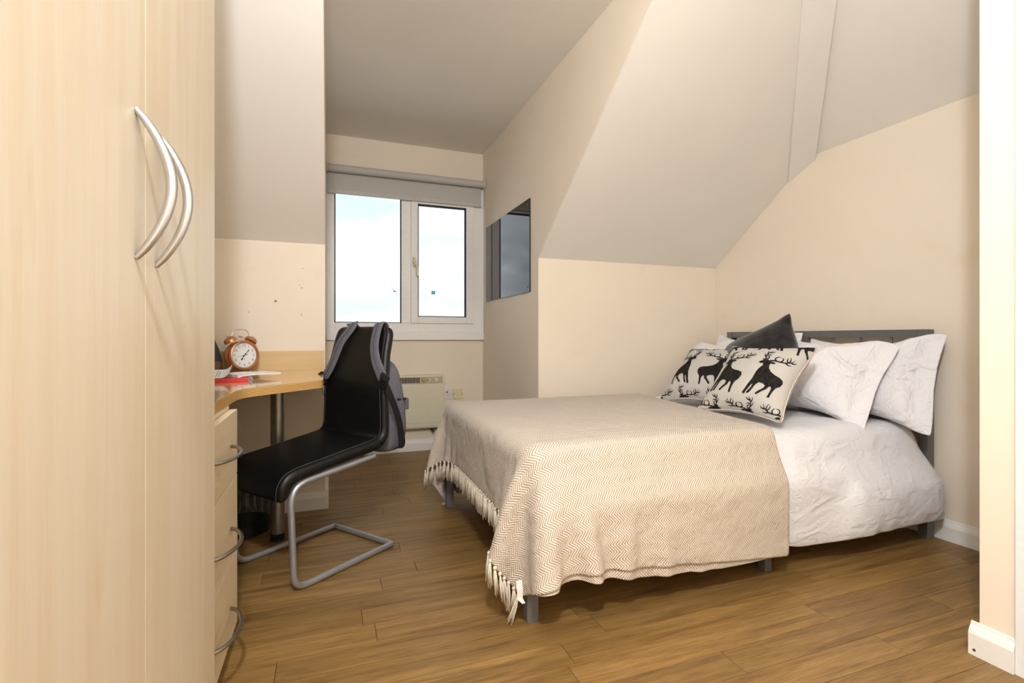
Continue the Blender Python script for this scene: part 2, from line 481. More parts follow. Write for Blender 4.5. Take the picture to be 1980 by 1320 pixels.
# ------------------------------------------------------------------ mesh helpers
class MB:
    """collects geometry for one mesh object; off is subtracted from every vertex (origin of the parent)"""
    def __init__(self, off=(0, 0, 0)):
        self.v, self.f, self.off, self.uv = [], [], Vector(off), None

    def add(self, verts, faces):
        k = len(self.v)
        self.v += [tuple(Vector(p)) for p in verts]
        self.f += [tuple(i + k for i in q) for q in faces]
        return self

    def box(self, x0, x1, y0, y1, z0, z1, bev=0.0, seg=2, mtx=None):
        bm = bmesh.new()
        bmesh.ops.create_cube(bm, size=1)
        for v in bm.verts:
            v.co = ((x0 + x1) / 2 + v.co.x * (x1 - x0), (y0 + y1) / 2 + v.co.y * (y1 - y0), (z0 + z1) / 2 + v.co.z * (z1 - z0))
        if bev:
            bmesh.ops.bevel(bm, geom=bm.edges[:], offset=bev, segments=seg, affect='EDGES', profile=0.6)
        if mtx is not None:
            bm.transform(mtx)
        bm.verts.index_update()
        self.add([v.co.copy() for v in bm.verts], [[v.index for v in q.verts] for q in bm.faces])
        bm.free()
        return self

    def prism(self, poly, z0, z1, ax='Z', mtx=None):
        """poly of 2-D points extruded along ax"""
        def p3(a, b, c):
            return {'Z': (a, b, c), 'Y': (a, c, b), 'X': (c, a, b)}[ax]
        n = len(poly)
        vs = [Vector(p3(a, b, z0)) for a, b in poly] + [Vector(p3(a, b, z1)) for a, b in poly]
        if mtx is not None:
            vs = [mtx @ v for v in vs]
        fs = [tuple(range(n))[::-1], tuple(range(n, 2 * n))] + [(i, (i + 1) % n, n + (i + 1) % n, n + i) for i in range(n)]
        return self.add(vs, fs)

    def loop_prism(self, a, b):
        """solid between two matching 3-D loops"""
        n = len(a)
        fs = [tuple(range(n))[::-1], tuple(range(n, 2 * n))] + [(i, (i + 1) % n, n + (i + 1) % n, n + i) for i in range(n)]
        return self.add(list(a) + list(b), fs)

    def tube(self, path, r, seg=10, caps=True, closed=False):
        P = [Vector(p) for p in path]
        n = len(P)
        rs = r if isinstance(r, (list, tuple)) else [r] * n
        up = None
        vs, fs = [], []
        for i in range(n):
            a = P[i - 1] if (i or closed) else P[i]
            b = P[(i + 1) % n] if (i < n - 1 or closed) else P[i]
            t = (b - a).normalized()
            if up is None:
                up = Vector((0, 0, 1)) if abs(t.z) < 0.9 else Vector((1, 0, 0))
            up = (up - t * up.dot(t))
            up = up.normalized() if up.length > 1e-6 else t.orthogonal().normalized()
            w = t.cross(up)
            k = 1.0
            if 0 < i < n - 1 or closed:
                d1 = (P[i] - a).normalized()
                c = max(0.5, (d1.dot(t)))
                k = 1 / c
            side = None
            for s in range(seg):
                an = 2 * math.pi * s / seg
                d = up * math.cos(an) + w * math.sin(an)
                vs.append(P[i] + d * rs[i] * (1 + 0 * k))
        m = n if closed else n - 1
        for i in range(m):
            j = (i + 1) % n
            for s in range(seg):
                q = (s + 1) % seg
                fs.append((i * seg + s, i * seg + q, j * seg + q, j * seg + s))
        if caps and not closed:
            fs.append(tuple(range(seg))[::-1])
            fs.append(tuple((n - 1) * seg + s for s in range(seg)))
        return self.add(vs, fs)

    def lathe(self, prof, seg=32, mtx=None, caps=True):
        """profile of (radius, height) turned about local Z"""
        vs, fs = [], []
        for r, z in prof:
            for s in range(seg):
                an = 2 * math.pi * s / seg
                vs.append(Vector((r * math.cos(an), r * math.sin(an), z)))
        n = len(prof)
        for i in range(n - 1):
            for s in range(seg):
                q = (s + 1) % seg
                fs.append((i * seg + s, i * seg + q, (i + 1) * seg + q, (i + 1) * seg + s))
        if caps:
            fs.append(tuple(range(seg))[::-1])
            fs.append(tuple((n - 1) * seg + s for s in range(seg)))
        if mtx is not None:
            vs = [mtx @ v for v in vs]
        return self.add(vs, fs)

    def rings(self, loops, caps=True):
        """loft through closed loops of equal length"""
        n = len(loops[0])
        vs = [p for lp in loops for p in lp]
        fs = []
        for i in range(len(loops) - 1):
            for s in range(n):
                q = (s + 1) % n
                fs.append((i * n + s, i * n + q, (i + 1) * n + q, (i + 1) * n + s))
        if caps:
            fs.append(tuple(range(n))[::-1])
            k = (len(loops) - 1) * n
            fs.append(tuple(k + s for s in range(n)))
        return self.add(vs, fs)

    def ribbon(self, path, wdirs, width, th, norms):
        """flat strap following path; wdirs = width direction, norms = outward normal at each point"""
        loops = []
        for i, (p, w, q) in enumerate(zip(path, wdirs, norms)):
            p, w, q = Vector(p), Vector(w).normalized(), Vector(q).normalized()
            wd = (width[i] if isinstance(width, (list, tuple)) else width) / 2
            e = th * 0.3
            loops.append([p - w * wd, p - w * (wd - e) + q * th / 2, p + w * (wd - e) + q * th / 2, p + w * wd,
                          p + w * (wd - e) - q * th / 2, p - w * (wd - e) - q * th / 2])
        return self.rings(loops)

    def build(self, name, mat, parent=None, smooth=False, angle=40, struct=False, sub=0):
        me = bpy.data.meshes.new(name)
        me.from_pydata([Vector(p) - self.off for p in self.v], [], self.f)
        bm = bmesh.new()
        bm.from_mesh(me)
        bmesh.ops.recalc_face_normals(bm, faces=bm.faces[:])
        bm.to_mesh(me)
        bm.free()
        o = bpy.data.objects.new(name, me)
        COL.objects.link(o)
        me.materials.append(M[mat] if isinstance(mat, str) else mat)
        if smooth:
            me.shade_smooth()
            if angle:
                me.set_sharp_from_angle(angle=math.radians(angle))
        if parent is not None:
            o.parent = parent
        if struct:
            o['kind'] = 'structure'
        if sub:
            s = o.modifiers.new('smooth', 'SUBSURF')
            s.levels = sub
            s.render_levels = sub
        return o

def thing(name, label, cat, loc=(0, 0, 0), rz=0.0, group=None):
    o = bpy.data.objects.new(name, None)
    COL.objects.link(o)
    o.location = loc
    o.rotation_euler = (0, 0, rz)
    o.empty_display_size = 0.05
    o['label'] = label
    o['category'] = cat
    if group:
        o['group'] = group
    return o

def tag(o, label, cat, group=None):
    o['label'] = label
    o['category'] = cat
    if group:
        o['group'] = group
    return o

def label_structure(o, label):
    o['kind'] = 'structure'
    o['label'] = label
    return o

def rrect(w, h, r, n=4, cx=0, cy=0):
    pts = []
    for sx, sy, a0 in ((1, 1, 0), (-1, 1, 90), (-1, -1, 180), (1, -1, 270)):
        for k in range(n + 1):
            a = math.radians(a0 + 90 * k / n)
            pts.append((cx + sx * (w / 2 - r) + r * math.cos(a), cy + sy * (h / 2 - r) + r * math.sin(a)))
    return pts

def smooth_path(pts, n=6):
    """Catmull-Rom through points"""
    P = [Vector(p) for p in pts]
    P = [P[0] * 2 - P[1]] + P + [P[-1] * 2 - P[-2]]
    out = []
    for i in range(1, len(P) - 2):
        a, b, c, d = P[i - 1:i + 3]
        for k in range(n):
            t = k / n
            out.append(0.5 * ((2 * b) + (c - a) * t + (2 * a - 5 * b + 4 * c - d) * t * t + (3 * b - a - 3 * c + d) * t ** 3))
    out.append(P[-2])
    return out

def fillet(pts, r, n=5):
    """round the inner corners of a 3-D polyline"""
    P = [Vector(p) for p in pts]
    out = [P[0]]
    for i in range(1, len(P) - 1):
        a, b, c = P[i - 1], P[i], P[i + 1]
        rr = r[i] if isinstance(r, dict) else r
        if rr is None or rr <= 0:
            out.append(b)
            continue
        d1, d2 = (a - b).normalized(), (c - b).normalized()
        p, q = b + d1 * rr, b + d2 * rr
        for k in range(n + 1):
            t = k / n
            out.append(p * (1 - t) ** 2 + b * 2 * t * (1 - t) + q * t * t)
    out.append(P[-1])
    return out

# ------------------------------------------------------------------ the room
T = 0.10
fl = label_structure(MB().box(XL - T, XR + T, YB - T, YW + T, -0.06, -0.005).build('floor', 'subfloor'), 'wood-look plank floor of the bedroom')

plank_cache = {}
def plank(x0, x1, y0, y1):
    L, W = round(x1 - x0, 3), round(y1 - y0, 3)
    if L < 0.03 or W < 0.01:
        return
    key = (L, W)
    if key not in plank_cache:
        g = 0.0004
        bm = bmesh.new()
        bmesh.ops.create_cube(bm, size=1)
        for v in bm.verts:
            e = 0.0006 if v.co.z > 0 else 0
            v.co = (v.co.x * (L - 2 * g - 2 * e), v.co.y * (W - 2 * g - 2 * e), -0.002 + v.co.z * 0.004)
        me = bpy.data.meshes.new('plank')
        bm.to_mesh(me)
        bm.free()
        me.materials.append(M['floor'])
        plank_cache[key] = me
    o = bpy.data.objects.new('plank', plank_cache[key])
    COL.objects.link(o)
    o.location = ((x0 + x1) / 2, (y0 + y1) / 2, 0)
    o.parent = fl

PW, PL = 0.102, 0.92
rows = []
y = YK
while y > YB:
    rows.append((max(y - PW, YB), y)); y -= PW
y = YK
while y < YW - 0.05:
    y1 = y + PW if y + 2 * PW < YW + 0.05 else YW
    rows.append((y, y1)); y = y1
for k, (y0, y1) in enumerate(rows):
    if y0 >= YK - 1e-6:
        a, b = XD, XA
    elif y1 <= YP + 0.02:
        a, b = XL, XP
    else:
        a, b = XL, XR
    x = a - random.choice((0.12, 0.31, 0.47, 0.66, 0.8)) - random.uniform(0, 0.1)
    while x < b:
        plank(max(x, a), min(x + PL, b), y0, y1)
        x += PL

def wall(name, mb, mat='wall', label=None):
    o = mb.build(name, mat, struct=True)
    if label:
        o['label'] = label
    return o

# ceiling: flat part over the whole room, cut only by the roof slopes below it
wall('ceiling', MB().box(XL - T, XR + T, YB - T, YW + T, ZC, ZC + 0.08), 'ceil', 'flat white ceiling over the dormer')
# window wall: four pieces around the opening
WX0, WX1, WZ0, WZ1 = XD, XA, 0.98, 2.262
wall('wall_window', MB().box(XD - T, XA + T, YW, YW + T, 0, WZ0).box(XD - T, XA + T, YW, YW + T, WZ1, ZC), 'wall', 'cream wall under and over the dormer window')
# knee walls
wkl = wall('wall_knee_left', MB().box(XL - T, XD - 0.0006, YK, YK + T, 0, ZK + 0.03), 'wall', 'low cream wall behind the desk')
wall('wall_knee_right', MB().box(XA + 0.0006, XR + T, YK, YK + T, 0, ZK + 0.03), 'wall', 'low cream wall behind the bed')
# dormer cheeks
cheek = [(YK + 0.004, 0), (YW + T, 0), (YW + T, ZC), (Y1 + 0.02, ZC), (YK + 0.004, ZK + 0.012)]
wall('wall_dormer_left', MB().prism(cheek, XD - 0.09, XD, 'X'), 'wall', 'left side wall of the dormer')
wall('wall_dormer_right', MB().prism(cheek, XA, XA + 0.09, 'X'), 'wall', 'cream side wall of the dormer with the dark panel')
# roof slopes (underside follows the roof, solid above)
def slope_loop(pts, th=0.07):
    lo = [Vector(p) for p in pts]
    return lo, [p + Vector((0, 0, th)) for p in lo]
def zs1(y_):
    return ZK + S1 * (YK - y_)
def zs2(x_):
    return ZR + S2 * (XR - x_)
a, b = slope_loop([(XL - T, YK + 0.02, zs1(YK + 0.02)), (XD - 0.0006, YK + 0.02, zs1(YK + 0.02)), (XD - 0.0006, Y1, ZC), (XL - T, Y1, ZC)])
wall('ceiling_slope_left', MB().loop_prism(a, b), 'ceil', 'sloping ceiling left of the dormer')
a, b = slope_loop([(XA + 0.0006, YK + 0.02, zs1(YK + 0.02)), (XR + 0.05, YK + 0.02, zs1(YK + 0.02)), (XR + 0.05, YH + 0.0475, zs1(YH + 0.0475)), (X2, Y1, ZC), (XA + 0.0006, Y1, ZC)])
wall('ceiling_slope_window', MB().loop_prism(a, b), 'ceil', 'sloping ceiling right of the dormer')
a, b = slope_loop([(XR + 0.05, YH + 0.0475, zs2(XR + 0.05)), (XR + 0.05, YP - 0.2, zs2(XR + 0.05)), (X2, YP - 0.2, ZC), (X2, Y1, ZC)])
wall('ceiling_slope_right', MB().loop_prism(a, b), 'ceil', 'sloping ceiling over the head of the bed')
# boxed hip rafter
hd = Vector((X2 - XR, Y1 - YH, ZC - ZR))
sec = [(2.295, 1.873), (2.112, 1.960), (2.105, 2.05), (2.30, 1.95)]
la = [Vector((XR + 0.02, p, q)) - hd * 0.027 for p, q in sec]
lb = [p + hd * 1.1 for p in la]
wall('trim_1', MB().loop_prism(la, lb), 'ceil', 'boxed diagonal rafter between the two sloping ceilings')
# right wall, left wall, entrance walls, back wall
wall('wall_right', MB().box(XR, XR + T, YP - 0.1, YK + T, 0, ZR + 0.9), 'wall', 'cream wall behind the headboard')
wall('wall_left', MB().box(XL - T, XL, YB - T, YK + T, 0, ZC), 'wall', 'cream wall behind wardrobe and desk')
wall('wall_back', MB().box(XL - T, XP + T, YB - T, YB, 0, ZC), 'wall', 'cream wall at the entrance')
wall('wall_partition', MB().box(XP, XR + T, YP - 0.085, YP, 0, ZC, 0.002)
     .box(XP, XP + T, YB, -0.16, 0, ZC).box(XP, XP + T, -0.16, YP - 0.08, 2.05, ZC), 'wall', 'cream end of the partition beside the door frame')
# door with its frame in the entrance wall
dr = MB().box(XP + 0.03, XP + 0.07, -0.09, 0.725, 0.005, 1.98, 0.002).build('door_1', 'maple', struct=True)
dr['label'] = 'door in the entrance wall'
MB().box(XP - 0.012, XP + T, 0.725, YP - 0.0855, 0, 2.05, 0.002).box(XP - 0.012, XP + T, -0.16, -0.09, 0, 2.05, 0.002).box(XP - 0.012, XP + T, -0.09, 0.725, 1.985, 2.05, 0.002).build('door_frame', 'jamb', dr)
MB().tube(fillet([(XP + 0.03, 0.66, 1.0), (XP - 0.03, 0.66, 1.0), (XP - 0.03, 0.54, 1.0)], 0.015), 0.009, 10).build('door_handle', 'alu', dr, True)

# skirting boards
SKP = [(0, 0), (0.018, 0), (0.018, 0.062), (0.016, 0.068), (0.011, 0.078), (0.006, 0.084), (0.004, 0.092), (0, 0.094)]
def skirting(name, p0, p1, nrm, label):
    d = Vector((p1[0] - p0[0], p1[1] - p0[1], 0))
    nn = Vector((nrm[0], nrm[1], 0))
    A = [Vector((p0[0], p0[1], 0)) + nn * u + Vector((0, 0, v)) for u, v in SKP]
    o = MB().loop_prism(A, [q + d for q in A]).build(name, 'trim', struct=True)
    o['label'] = label
    return o
skirting('baseboard_window', (XD, YW), (XA, YW), (0, -1), 'white skirting under the window')
skirting('baseboard_dormer_left', (XD, YK + 0.001), (XD, YW), (1, 0), 'white skirting on the left dormer side')
skirting('baseboard_dormer_right', (XA, YK + 0.001), (XA, YW), (-1, 0), 'white skirting on the right dormer side')
skirting('baseboard_knee_left', (XL, YK), (XD + 0.018, YK), (0, -1), 'white skirting behind the desk')
skirting('baseboard_knee_right', (XA - 0.018, YK), (XR, YK), (0, -1), 'white skirting behind the bed')
skirting('baseboard_right', (XR, YP), (XR, YK), (-1, 0), 'white skirting below the headboard wall')
bp_ = skirting('baseboard_partition', (XP, YP + 0.018), (XP, YP - 0.085), (-1, 0), 'white skirting on the end of the partition')
MB().lathe([(0.0, 0.0), (0.004, 0.0), (0.004, 0.0015), (0.0, 0.002)], 12, Matrix.Translation((XP - 0.0178, YP + 0.003, 0.017)) @ Matrix.Rotation(-math.pi / 2, 4, 'Y'), caps=False).build('nail', 'screw', bp_, True)
skirting('baseboard_partition_back', (XP + 0.001, YP), (XR, YP), (0, 1), 'white skirting behind the partition')
skirting('baseboard_left', (XL, 0.0 + YB), (XL, YK), (1, 0), 'white skirting on the left wall')
# small marks left on the wall above the desk
for (px, pz, r) in ((-0.135, 1.20, 0.0042), (-0.145, 1.215, 0.003), (-0.13, 1.305, 0.0035), (-0.135, 1.055, 0.0045), (-0.39, 1.065, 0.0035), (-0.262, 1.125, 0.0055)):
    MB().lathe([(0.0, 0.0), (r, 0.0), (r * 0.8, 0.0006), (0, 0.0008)], 10, Matrix.Translation((px, YK, pz)) @ Matrix.Rotation(math.pi / 2, 4, 'X'), caps=False).build('wall_mark', 'tan' if r > 0.005 else 'heaterplate', wkl)

# ------------------------------------------------------------------ window
win = bpy.data.objects.new('window_1', None)
COL.objects.link(win)
win.location = (0.62, YW, WZ0)
label_structure(win, 'white plastic double window with a fixed left pane and opening right sash')
OF = win.location
yf0, yf1 = YW - 0.02, YW + 0.05
MB(OF).box(XD, 0.045, yf0, yf1, WZ0, WZ1, 0.003).box(0.557, 0.634, yf0, yf1, 1.05, WZ1 - 0.06, 0.003).box(1.165, XA, yf0, yf1, WZ0, WZ1, 0.003) \
    .box(0.045, 1.165, yf0, yf1, WZ0, 1.05, 0.003).box(0.045, 1.165, yf0, yf1, WZ1 - 0.06, WZ1, 0.003).build('window_frame', 'upvc', win)
MB(OF).box(0.045, 0.053, yf0 + 0.006, yf0 + 0.02, 1.05, 2.215).box(0.549, 0.557, yf0 + 0.006, yf0 + 0.02, 1.05, 2.215).box(0.045, 0.557, yf0 + 0.006, yf0 + 0.02, 1.05, 1.056).build('gasket', 'gasket', win)
sash = MB(OF).box(0.634, 0.690, yf0 - 0.015, yf1 - 0.01, 1.05, 2.235, 0.004).box(1.098, 1.165, yf0 - 0.015, yf1 - 0.01, 1.05, 2.235, 0.004) \
    .box(0.690, 1.098, yf0 - 0.015, yf1 - 0.01, 1.05, 1.105, 0.004).box(0.690, 1.098, yf0 - 0.015, yf1 - 0.01, 2.03, 2.235, 0.004).build('sash', 'upvc', win)
MB(OF).box(0.690, 0.697, yf0 - 0.008, yf0 + 0.008, 1.105, 2.03).box(1.086, 1.098, yf0 - 0.008, yf0 + 0.008, 1.105, 2.03).box(0.690, 1.098, yf0 - 0.008, yf0 + 0.008, 1.105, 1.111).box(0.690, 1.098, yf0 - 0.008, yf0 + 0.008, 2.016, 2.03).build('gasket', 'gasket', sash)
MB(OF).box(0.050, 0.552, yf0 + 0.014, yf0 + 0.018, 1.052, 2.22).build('pane', 'glass', win)
rp_ = MB(OF).box(0.692, 1.096, yf0 + 0.002, yf0 + 0.006, 1.107, 2.028).build('pane', 'glass', sash)
hn = MB(OF).box(0.646, 0.662, yf0 - 0.025, yf0 - 0.015, 1.505, 1.60, 0.004).build('handle_plate', 'socketc', sash)
MB(OF).tube([(0.654, yf0 - 0.03, 1.575), (0.654, yf0 - 0.045, 1.565), (0.658, yf0 - 0.048, 1.54), (0.676, yf0 - 0.05, 1.51), (0.682, yf0 - 0.05, 1.435)], [0.009, 0.011, 0.0115, 0.0105, 0.009], 12).build('window_handle', 'socketc', win, True)
MB(OF).box(XD, XA, YW - 0.034, YW + 0.02, 0.912, WZ0 + 0.004, 0.004).build('window_sill', 'upvc', win)
tag(MB().box(0.803, 0.835, yf0 - 0.0005, yf0 + 0.0015, 1.292, 1.320).build('window_sticker', 'sticker'), 'small teal square sticker on the right window pane', 'sticker')

# roller blind
rb = thing('roller_blind', 'grey roller blind rolled up over the window', 'blind', (0.615, 4.055, 2.24))
OB = rb.location
MX = Matrix.Translation((-0.004, 4.024, 2.232)) @ Matrix.Rotation(math.pi / 2, 4, 'Y')
MB(OB).lathe([(0.030, 0.0), (0.030, 1.236)], 28, MX).build('roller', 'blind', rb, True)
MB(OB).box(-0.002, 1.226, 4.0530, 4.0550, 2.075, 2.242).build('blind_fabric', 'blind', rb)
MB(OB).box(-0.004, 1.228, 4.048, 4.060, 2.046, 2.079, 0.003).build('bottom_bar', 'blindbar', rb)
for x0 in (XD + 0.001, 1.2335):
    MB(OB).box(x0, x0 + 0.008, 3.995, 4.10, 2.200, 2.268, 0.002).build('bracket', 'chain', rb)
MB(OB).lathe([(0.022, 0), (0.026, 0.003), (0.026, 0.009), (0.022, 0.012)], 20, Matrix.Translation((1.241, 4.024, 2.232)) @ Matrix.Rotation(math.pi / 2, 4, 'Y')).build('chain_wheel', 'chain', rb, True)
ch = MB(OB)
for dy in (-0.014, 0.014):
    z = 0.985
    while z < 2.23:
        ch.lathe([(0.0003, -0.0022), (0.0019, -0.0011), (0.0019, 0.0011), (0.0003, 0.0022)], 5, Matrix.Translation((1.244, 4.024 + dy, z)), caps=False)
        z += 0.006
    ch.tube([(1.244, 4.024 + dy, 0.985), (1.244, 4.024 + dy, 2.24)], 0.0006, 4)
ch.tube([(1.244, 4.024 + 0.014 * math.cos(t_ * math.pi / 8), 0.985 - 0.014 * math.sin(t_ * math.pi / 8)) for t_ in range(9)], 0.0016, 6)
ch.build('bead_chain', 'chain', rb, True)

# dark panel on the dormer side
pn = thing('wall_panel', 'black glossy rectangular panel screwed to the dormer side wall', 'panel', (XA, 3.5, 1.235))
MB(pn.location).box(XA - 0.008, XA, 3.022, 3.982, 1.236, 1.856, 0.001).build('board', 'panel', pn)
for yy in (3.055, 3.95):
    for zz in (1.27, 1.822):
        MB(pn.location).lathe([(0.0, 0.003), (0.005, 0.0025), (0.0075, 0.0)], 14, Matrix.Translation((XA - 0.0078, yy, zz)) @ Matrix.Rotation(-math.pi / 2, 4, 'Y'), caps=False).build('screw', 'screw', pn, True)

# heater
ht = thing('panel_heater', 'cream electric panel heater on the wall under the window', 'heater', (0.60, 4.05, 0.19))
OH = ht.location
MB(OH).box(0.30, 0.893, 4.012, 4.10, 0.235, 0.556, 0.006).box(0.30, 0.905, 4.022, 4.10, 0.193, 0.626, 0.006) \
    .box(0.30, 0.890, 4.014, 4.10, 0.205, 0.24, 0.004).build('body', 'heater', ht)
MB(OH).box(0.33, 0.884, 4.014, 4.030, 0.562, 0.612, 0.002).build('control_recess', 'heaterplate', ht)
MB(OH).box(0.335, 0.695, 4.0125, 4.02, 0.566, 0.608).build('grille_back', 'heaterdark', ht)
for k in range(30):
    x = 0.340 + k * 0.0122
    MB(OH).box(x, x + 0.004, 4.010, 4.016, 0.565, 0.609).build('grille_slat', 'heaterplate', ht)
MB(OH).lathe([(0.019, 0), (0.019, 0.004), (0.015, 0.010), (0.0, 0.011)], 20, Matrix.Translation((0.728, 4.014, 0.588)) @ Matrix.Rotation(math.pi / 2, 4, 'X'), caps=False).box(0.712, 0.744, 4.000, 4.006, 0.585, 0.591).build('thermostat_dial', 'dialbrass', ht, True)
MB(OH).box(0.82, 0.845, 4.0125, 4.02, 0.575, 0.60, 0.001).build('control_switch', 'heater', ht)
MB(OH).box(0.775, 0.785, 4.0125, 4.02, 0.572, 0.605, 0.001).build('control_slider', 'heater', ht)
MB(OH).lathe([(0.0, 0.002), (0.004, 0.0)], 10, Matrix.Translation((0.757, 4.0138, 0.586)) @ Matrix.Rotation(math.pi / 2, 4, 'X'), caps=False).build('pilot_light', 'plastic_black', ht)
for x in (0.45, 0.80):
    MB(OH).box(x, x + 0.02, 4.03, 4.10, 0.16, 0.20).build('wall_bracket', 'heaterdark', ht)

def socket(name, x0, label, m, fused):
    s = thing(name, label, 'switch', (x0 + 0.04, YW, 0.412))
    O_ = s.location
    MB(O_).box(x0, x0 + 0.083, YW - 0.010, YW, 0.412, 0.495, 0.003).build('face_plate', m, s)
    if fused:
        MB(O_).box(x0 + 0.022, x0 + 0.036, YW - 0.013, YW - 0.009, 0.468, 0.478).build('indicator', 'plastic_black', s)
        MB(O_).box(x0 + 0.034, x0 + 0.052, YW - 0.015, YW - 0.009, 0.435, 0.470, 0.002).build('rocker', m, s)
    else:
        MB(O_).box(x0 + 0.032, x0 + 0.051, YW - 0.014, YW - 0.009, 0.444, 0.463, 0.002).build('rocker', m, s)
    for dx in (0.009, 0.074):
        MB(O_).lathe([(0, 0.0012), (0.0028, 0.0008), (0.0034, 0)], 10, Matrix.Translation((x0 + dx, YW - 0.010, 0.4535)) @ Matrix.Rotation(math.pi / 2, 4, 'X'), caps=False).build('screw', 'tan', s)
socket('fused_switch', 0.908, 'white fused switch plate beside the heater', 'socketw', True)
socket('outlet_plate', 0.994, 'cream flex outlet plate right of the white switch', 'socketc', False)

# gull far outside
gl = MB((0, 0, 0))
gx, gy, gz = 3.70, 30.0, 3.70
def wing(s):
    pts = [(0, 0, 0), (0.16 * s, 0.0, 0.10), (0.36 * s, 0.06, 0.20), (0.46 * s, 0.10, 0.30)]
    w = [0.16, 0.13, 0.08, 0.01]
    loops = []
    for p, ww in zip(pts, w):
        loops.append([Vector((p[0], p[1] - ww / 2, p[2])), Vector((p[0], p[1], p[2] + 0.015)), Vector((p[0], p[1] + ww / 2, p[2])), Vector((p[0], p[1], p[2] - 0.008))])
    return loops
gl.rings(wing(1)).rings(wing(-1))
gl.lathe([(0.004, -0.24), (0.04, -0.14), (0.055, 0.0), (0.045, 0.12), (0.03, 0.17), (0.028, 0.2), (0.004, 0.26)], 12, Matrix.Rotation(math.pi / 2, 4, 'X') @ Matrix.Rotation(0.3, 4, 'Y'))
g_ = gl.build('gull', 'bird', None, True)
g_.location = (gx, gy, gz)
g_.rotation_euler = (0.1, 0.35, 0.3)
g_.scale = (0.62, 0.62, 0.62)
tag(g_, 'grey gull flying in the sky seen through the left pane', 'bird')

# stand-in for a flash above the camera; its unseen ceiling fitting is added
lp = thing('flash_stand_in', 'flash stand-in on an added white ceiling fitting out of view', 'lamp', (FLASH_POS[0], FLASH_POS[1], ZC))
MB(lp.location).lathe([(0.06, ZC - 0.03), (0.065, ZC - 0.02), (0.065, ZC)], 28, Matrix.Translation((FLASH_POS[0], FLASH_POS[1], 0))).build('base', 'fittingwhite', lp, True)
MB(lp.location).tube([(FLASH_POS[0], FLASH_POS[1], ZC - 0.03), (FLASH_POS[0], FLASH_POS[1], FLASH_POS[2] + 0.06)], 0.012, 12).build('added_holder', 'fittingwhite', lp, True)
ld = bpy.data.lights.new('flash_light', 'POINT')
ld.energy = FLASH_POWER
ld.color = (0.893, 0.942, 1.0)
ld.shadow_soft_size = 0.055
lo = bpy.data.objects.new('flash_light', ld)
COL.objects.link(lo)
lo.parent = lp
lo.location = Vector(FLASH_POS) - lp.location

# ------------------------------------------------------------------ wardrobe
XW = -0.235
wd = thing('wardrobe', 'tall pale maple wardrobe with two doors and bowed handles', 'wardrobe', (XW - 0.3, 0.81, 0))
OW = wd.location
MB(OW).box(-0.82, XW - 0.022, 0.365, 1.248, 0.08, 2.15, 0.002).build('body', 'maple', wd)
MB(OW).box(-0.80, XW - 0.05, 0.37, 1.243, 0.0, 0.08).build('plinth', 'maple', wd)
for (y0, y1, hy, lb_) in ((0.367, 0.8098, 0.772, 'left door'), (0.8102, 1.25, 0.852, 'right door')):
    d = MB(OW).box(XW - 0.02, XW, y0, y1, 0.085, 2.148, 0.0005, 1).build('door', 'maple', wd)
    pts = []
    for k in range(17):
        t = k / 16
        pts.append((XW + 0.0005 + 0.040 * math.sin(math.pi * t) ** 0.85, hy + 0.0 * t, 1.034 + (1.2275 - 1.034) * t))
    rr = [0.0038 + 0.0030 * math.sin(math.pi * k / 16) ** 0.6 for k in range(17)]
    MB(OW).tube(pts, rr, 14).build('handle', 'alu', d, True, 60)['label'] = 'satin aluminium bow handle'

# ------------------------------------------------------------------ desk
dk = thing('desk', 'maple corner desk top with layered edge and one steel leg', 'desk', (-0.42, 2.2, 0))
OD = dk.location
poly = [(XD - 0.004, YK - 0.002), (XL + 0.002, YK - 0.002), (XL + 0.002, 1.255), (-0.288, 1.255)]
bend = fillet([(-0.288, 1.5, 0), (-0.281, 1.885, 0), (-0.018, 2.176, 0)], 0.07, 6)
poly += [(p.x, p.y) for p in bend[1:-1]]
cn = fillet([(-0.1, 2.085, 0), (-0.020, 2.173, 0), (-0.020, 2.4, 0)], 0.028, 5)
poly += [(p.x, p.y) for p in cn[1:-1]]
MB(OD).prism(poly, ZD - 0.0015, ZD).build('worktop', 'worktop', dk)
MB(OD).prism(poly, ZD - 0.031, ZD - 0.0015).build('worktop_core', 'ply', dk)['label'] = 'striped layered wood edge'
MB(OD).box(XL + 0.003, XD - 0.006, YK - 0.02, YK - 0.001, ZD, 0.861, 0.001).build('upstand', 'maple_up', dk)
lg = MB(OD).lathe([(0.030, 0.03), (0.030, ZD - 0.035)], 28, Matrix.Translation((-0.219, 2.511, 0))).build('leg', 'leg_metal', dk, True)
MB(OD).lathe([(0.028, 0.0), (0.0325, 0.004), (0.0325, 0.016), (0.029, 0.018), (0.0325, 0.020), (0.0325, 0.032), (0.030, 0.034)], 28, Matrix.Translation((-0.219, 2.511, 0))).build('foot', 'plastic_black', lg, True)
MB(OD).box(-0.27, -0.17, 2.46, 2.56, ZD - 0.036, ZD - 0.027).build('leg_plate', 'leg_metal', lg)

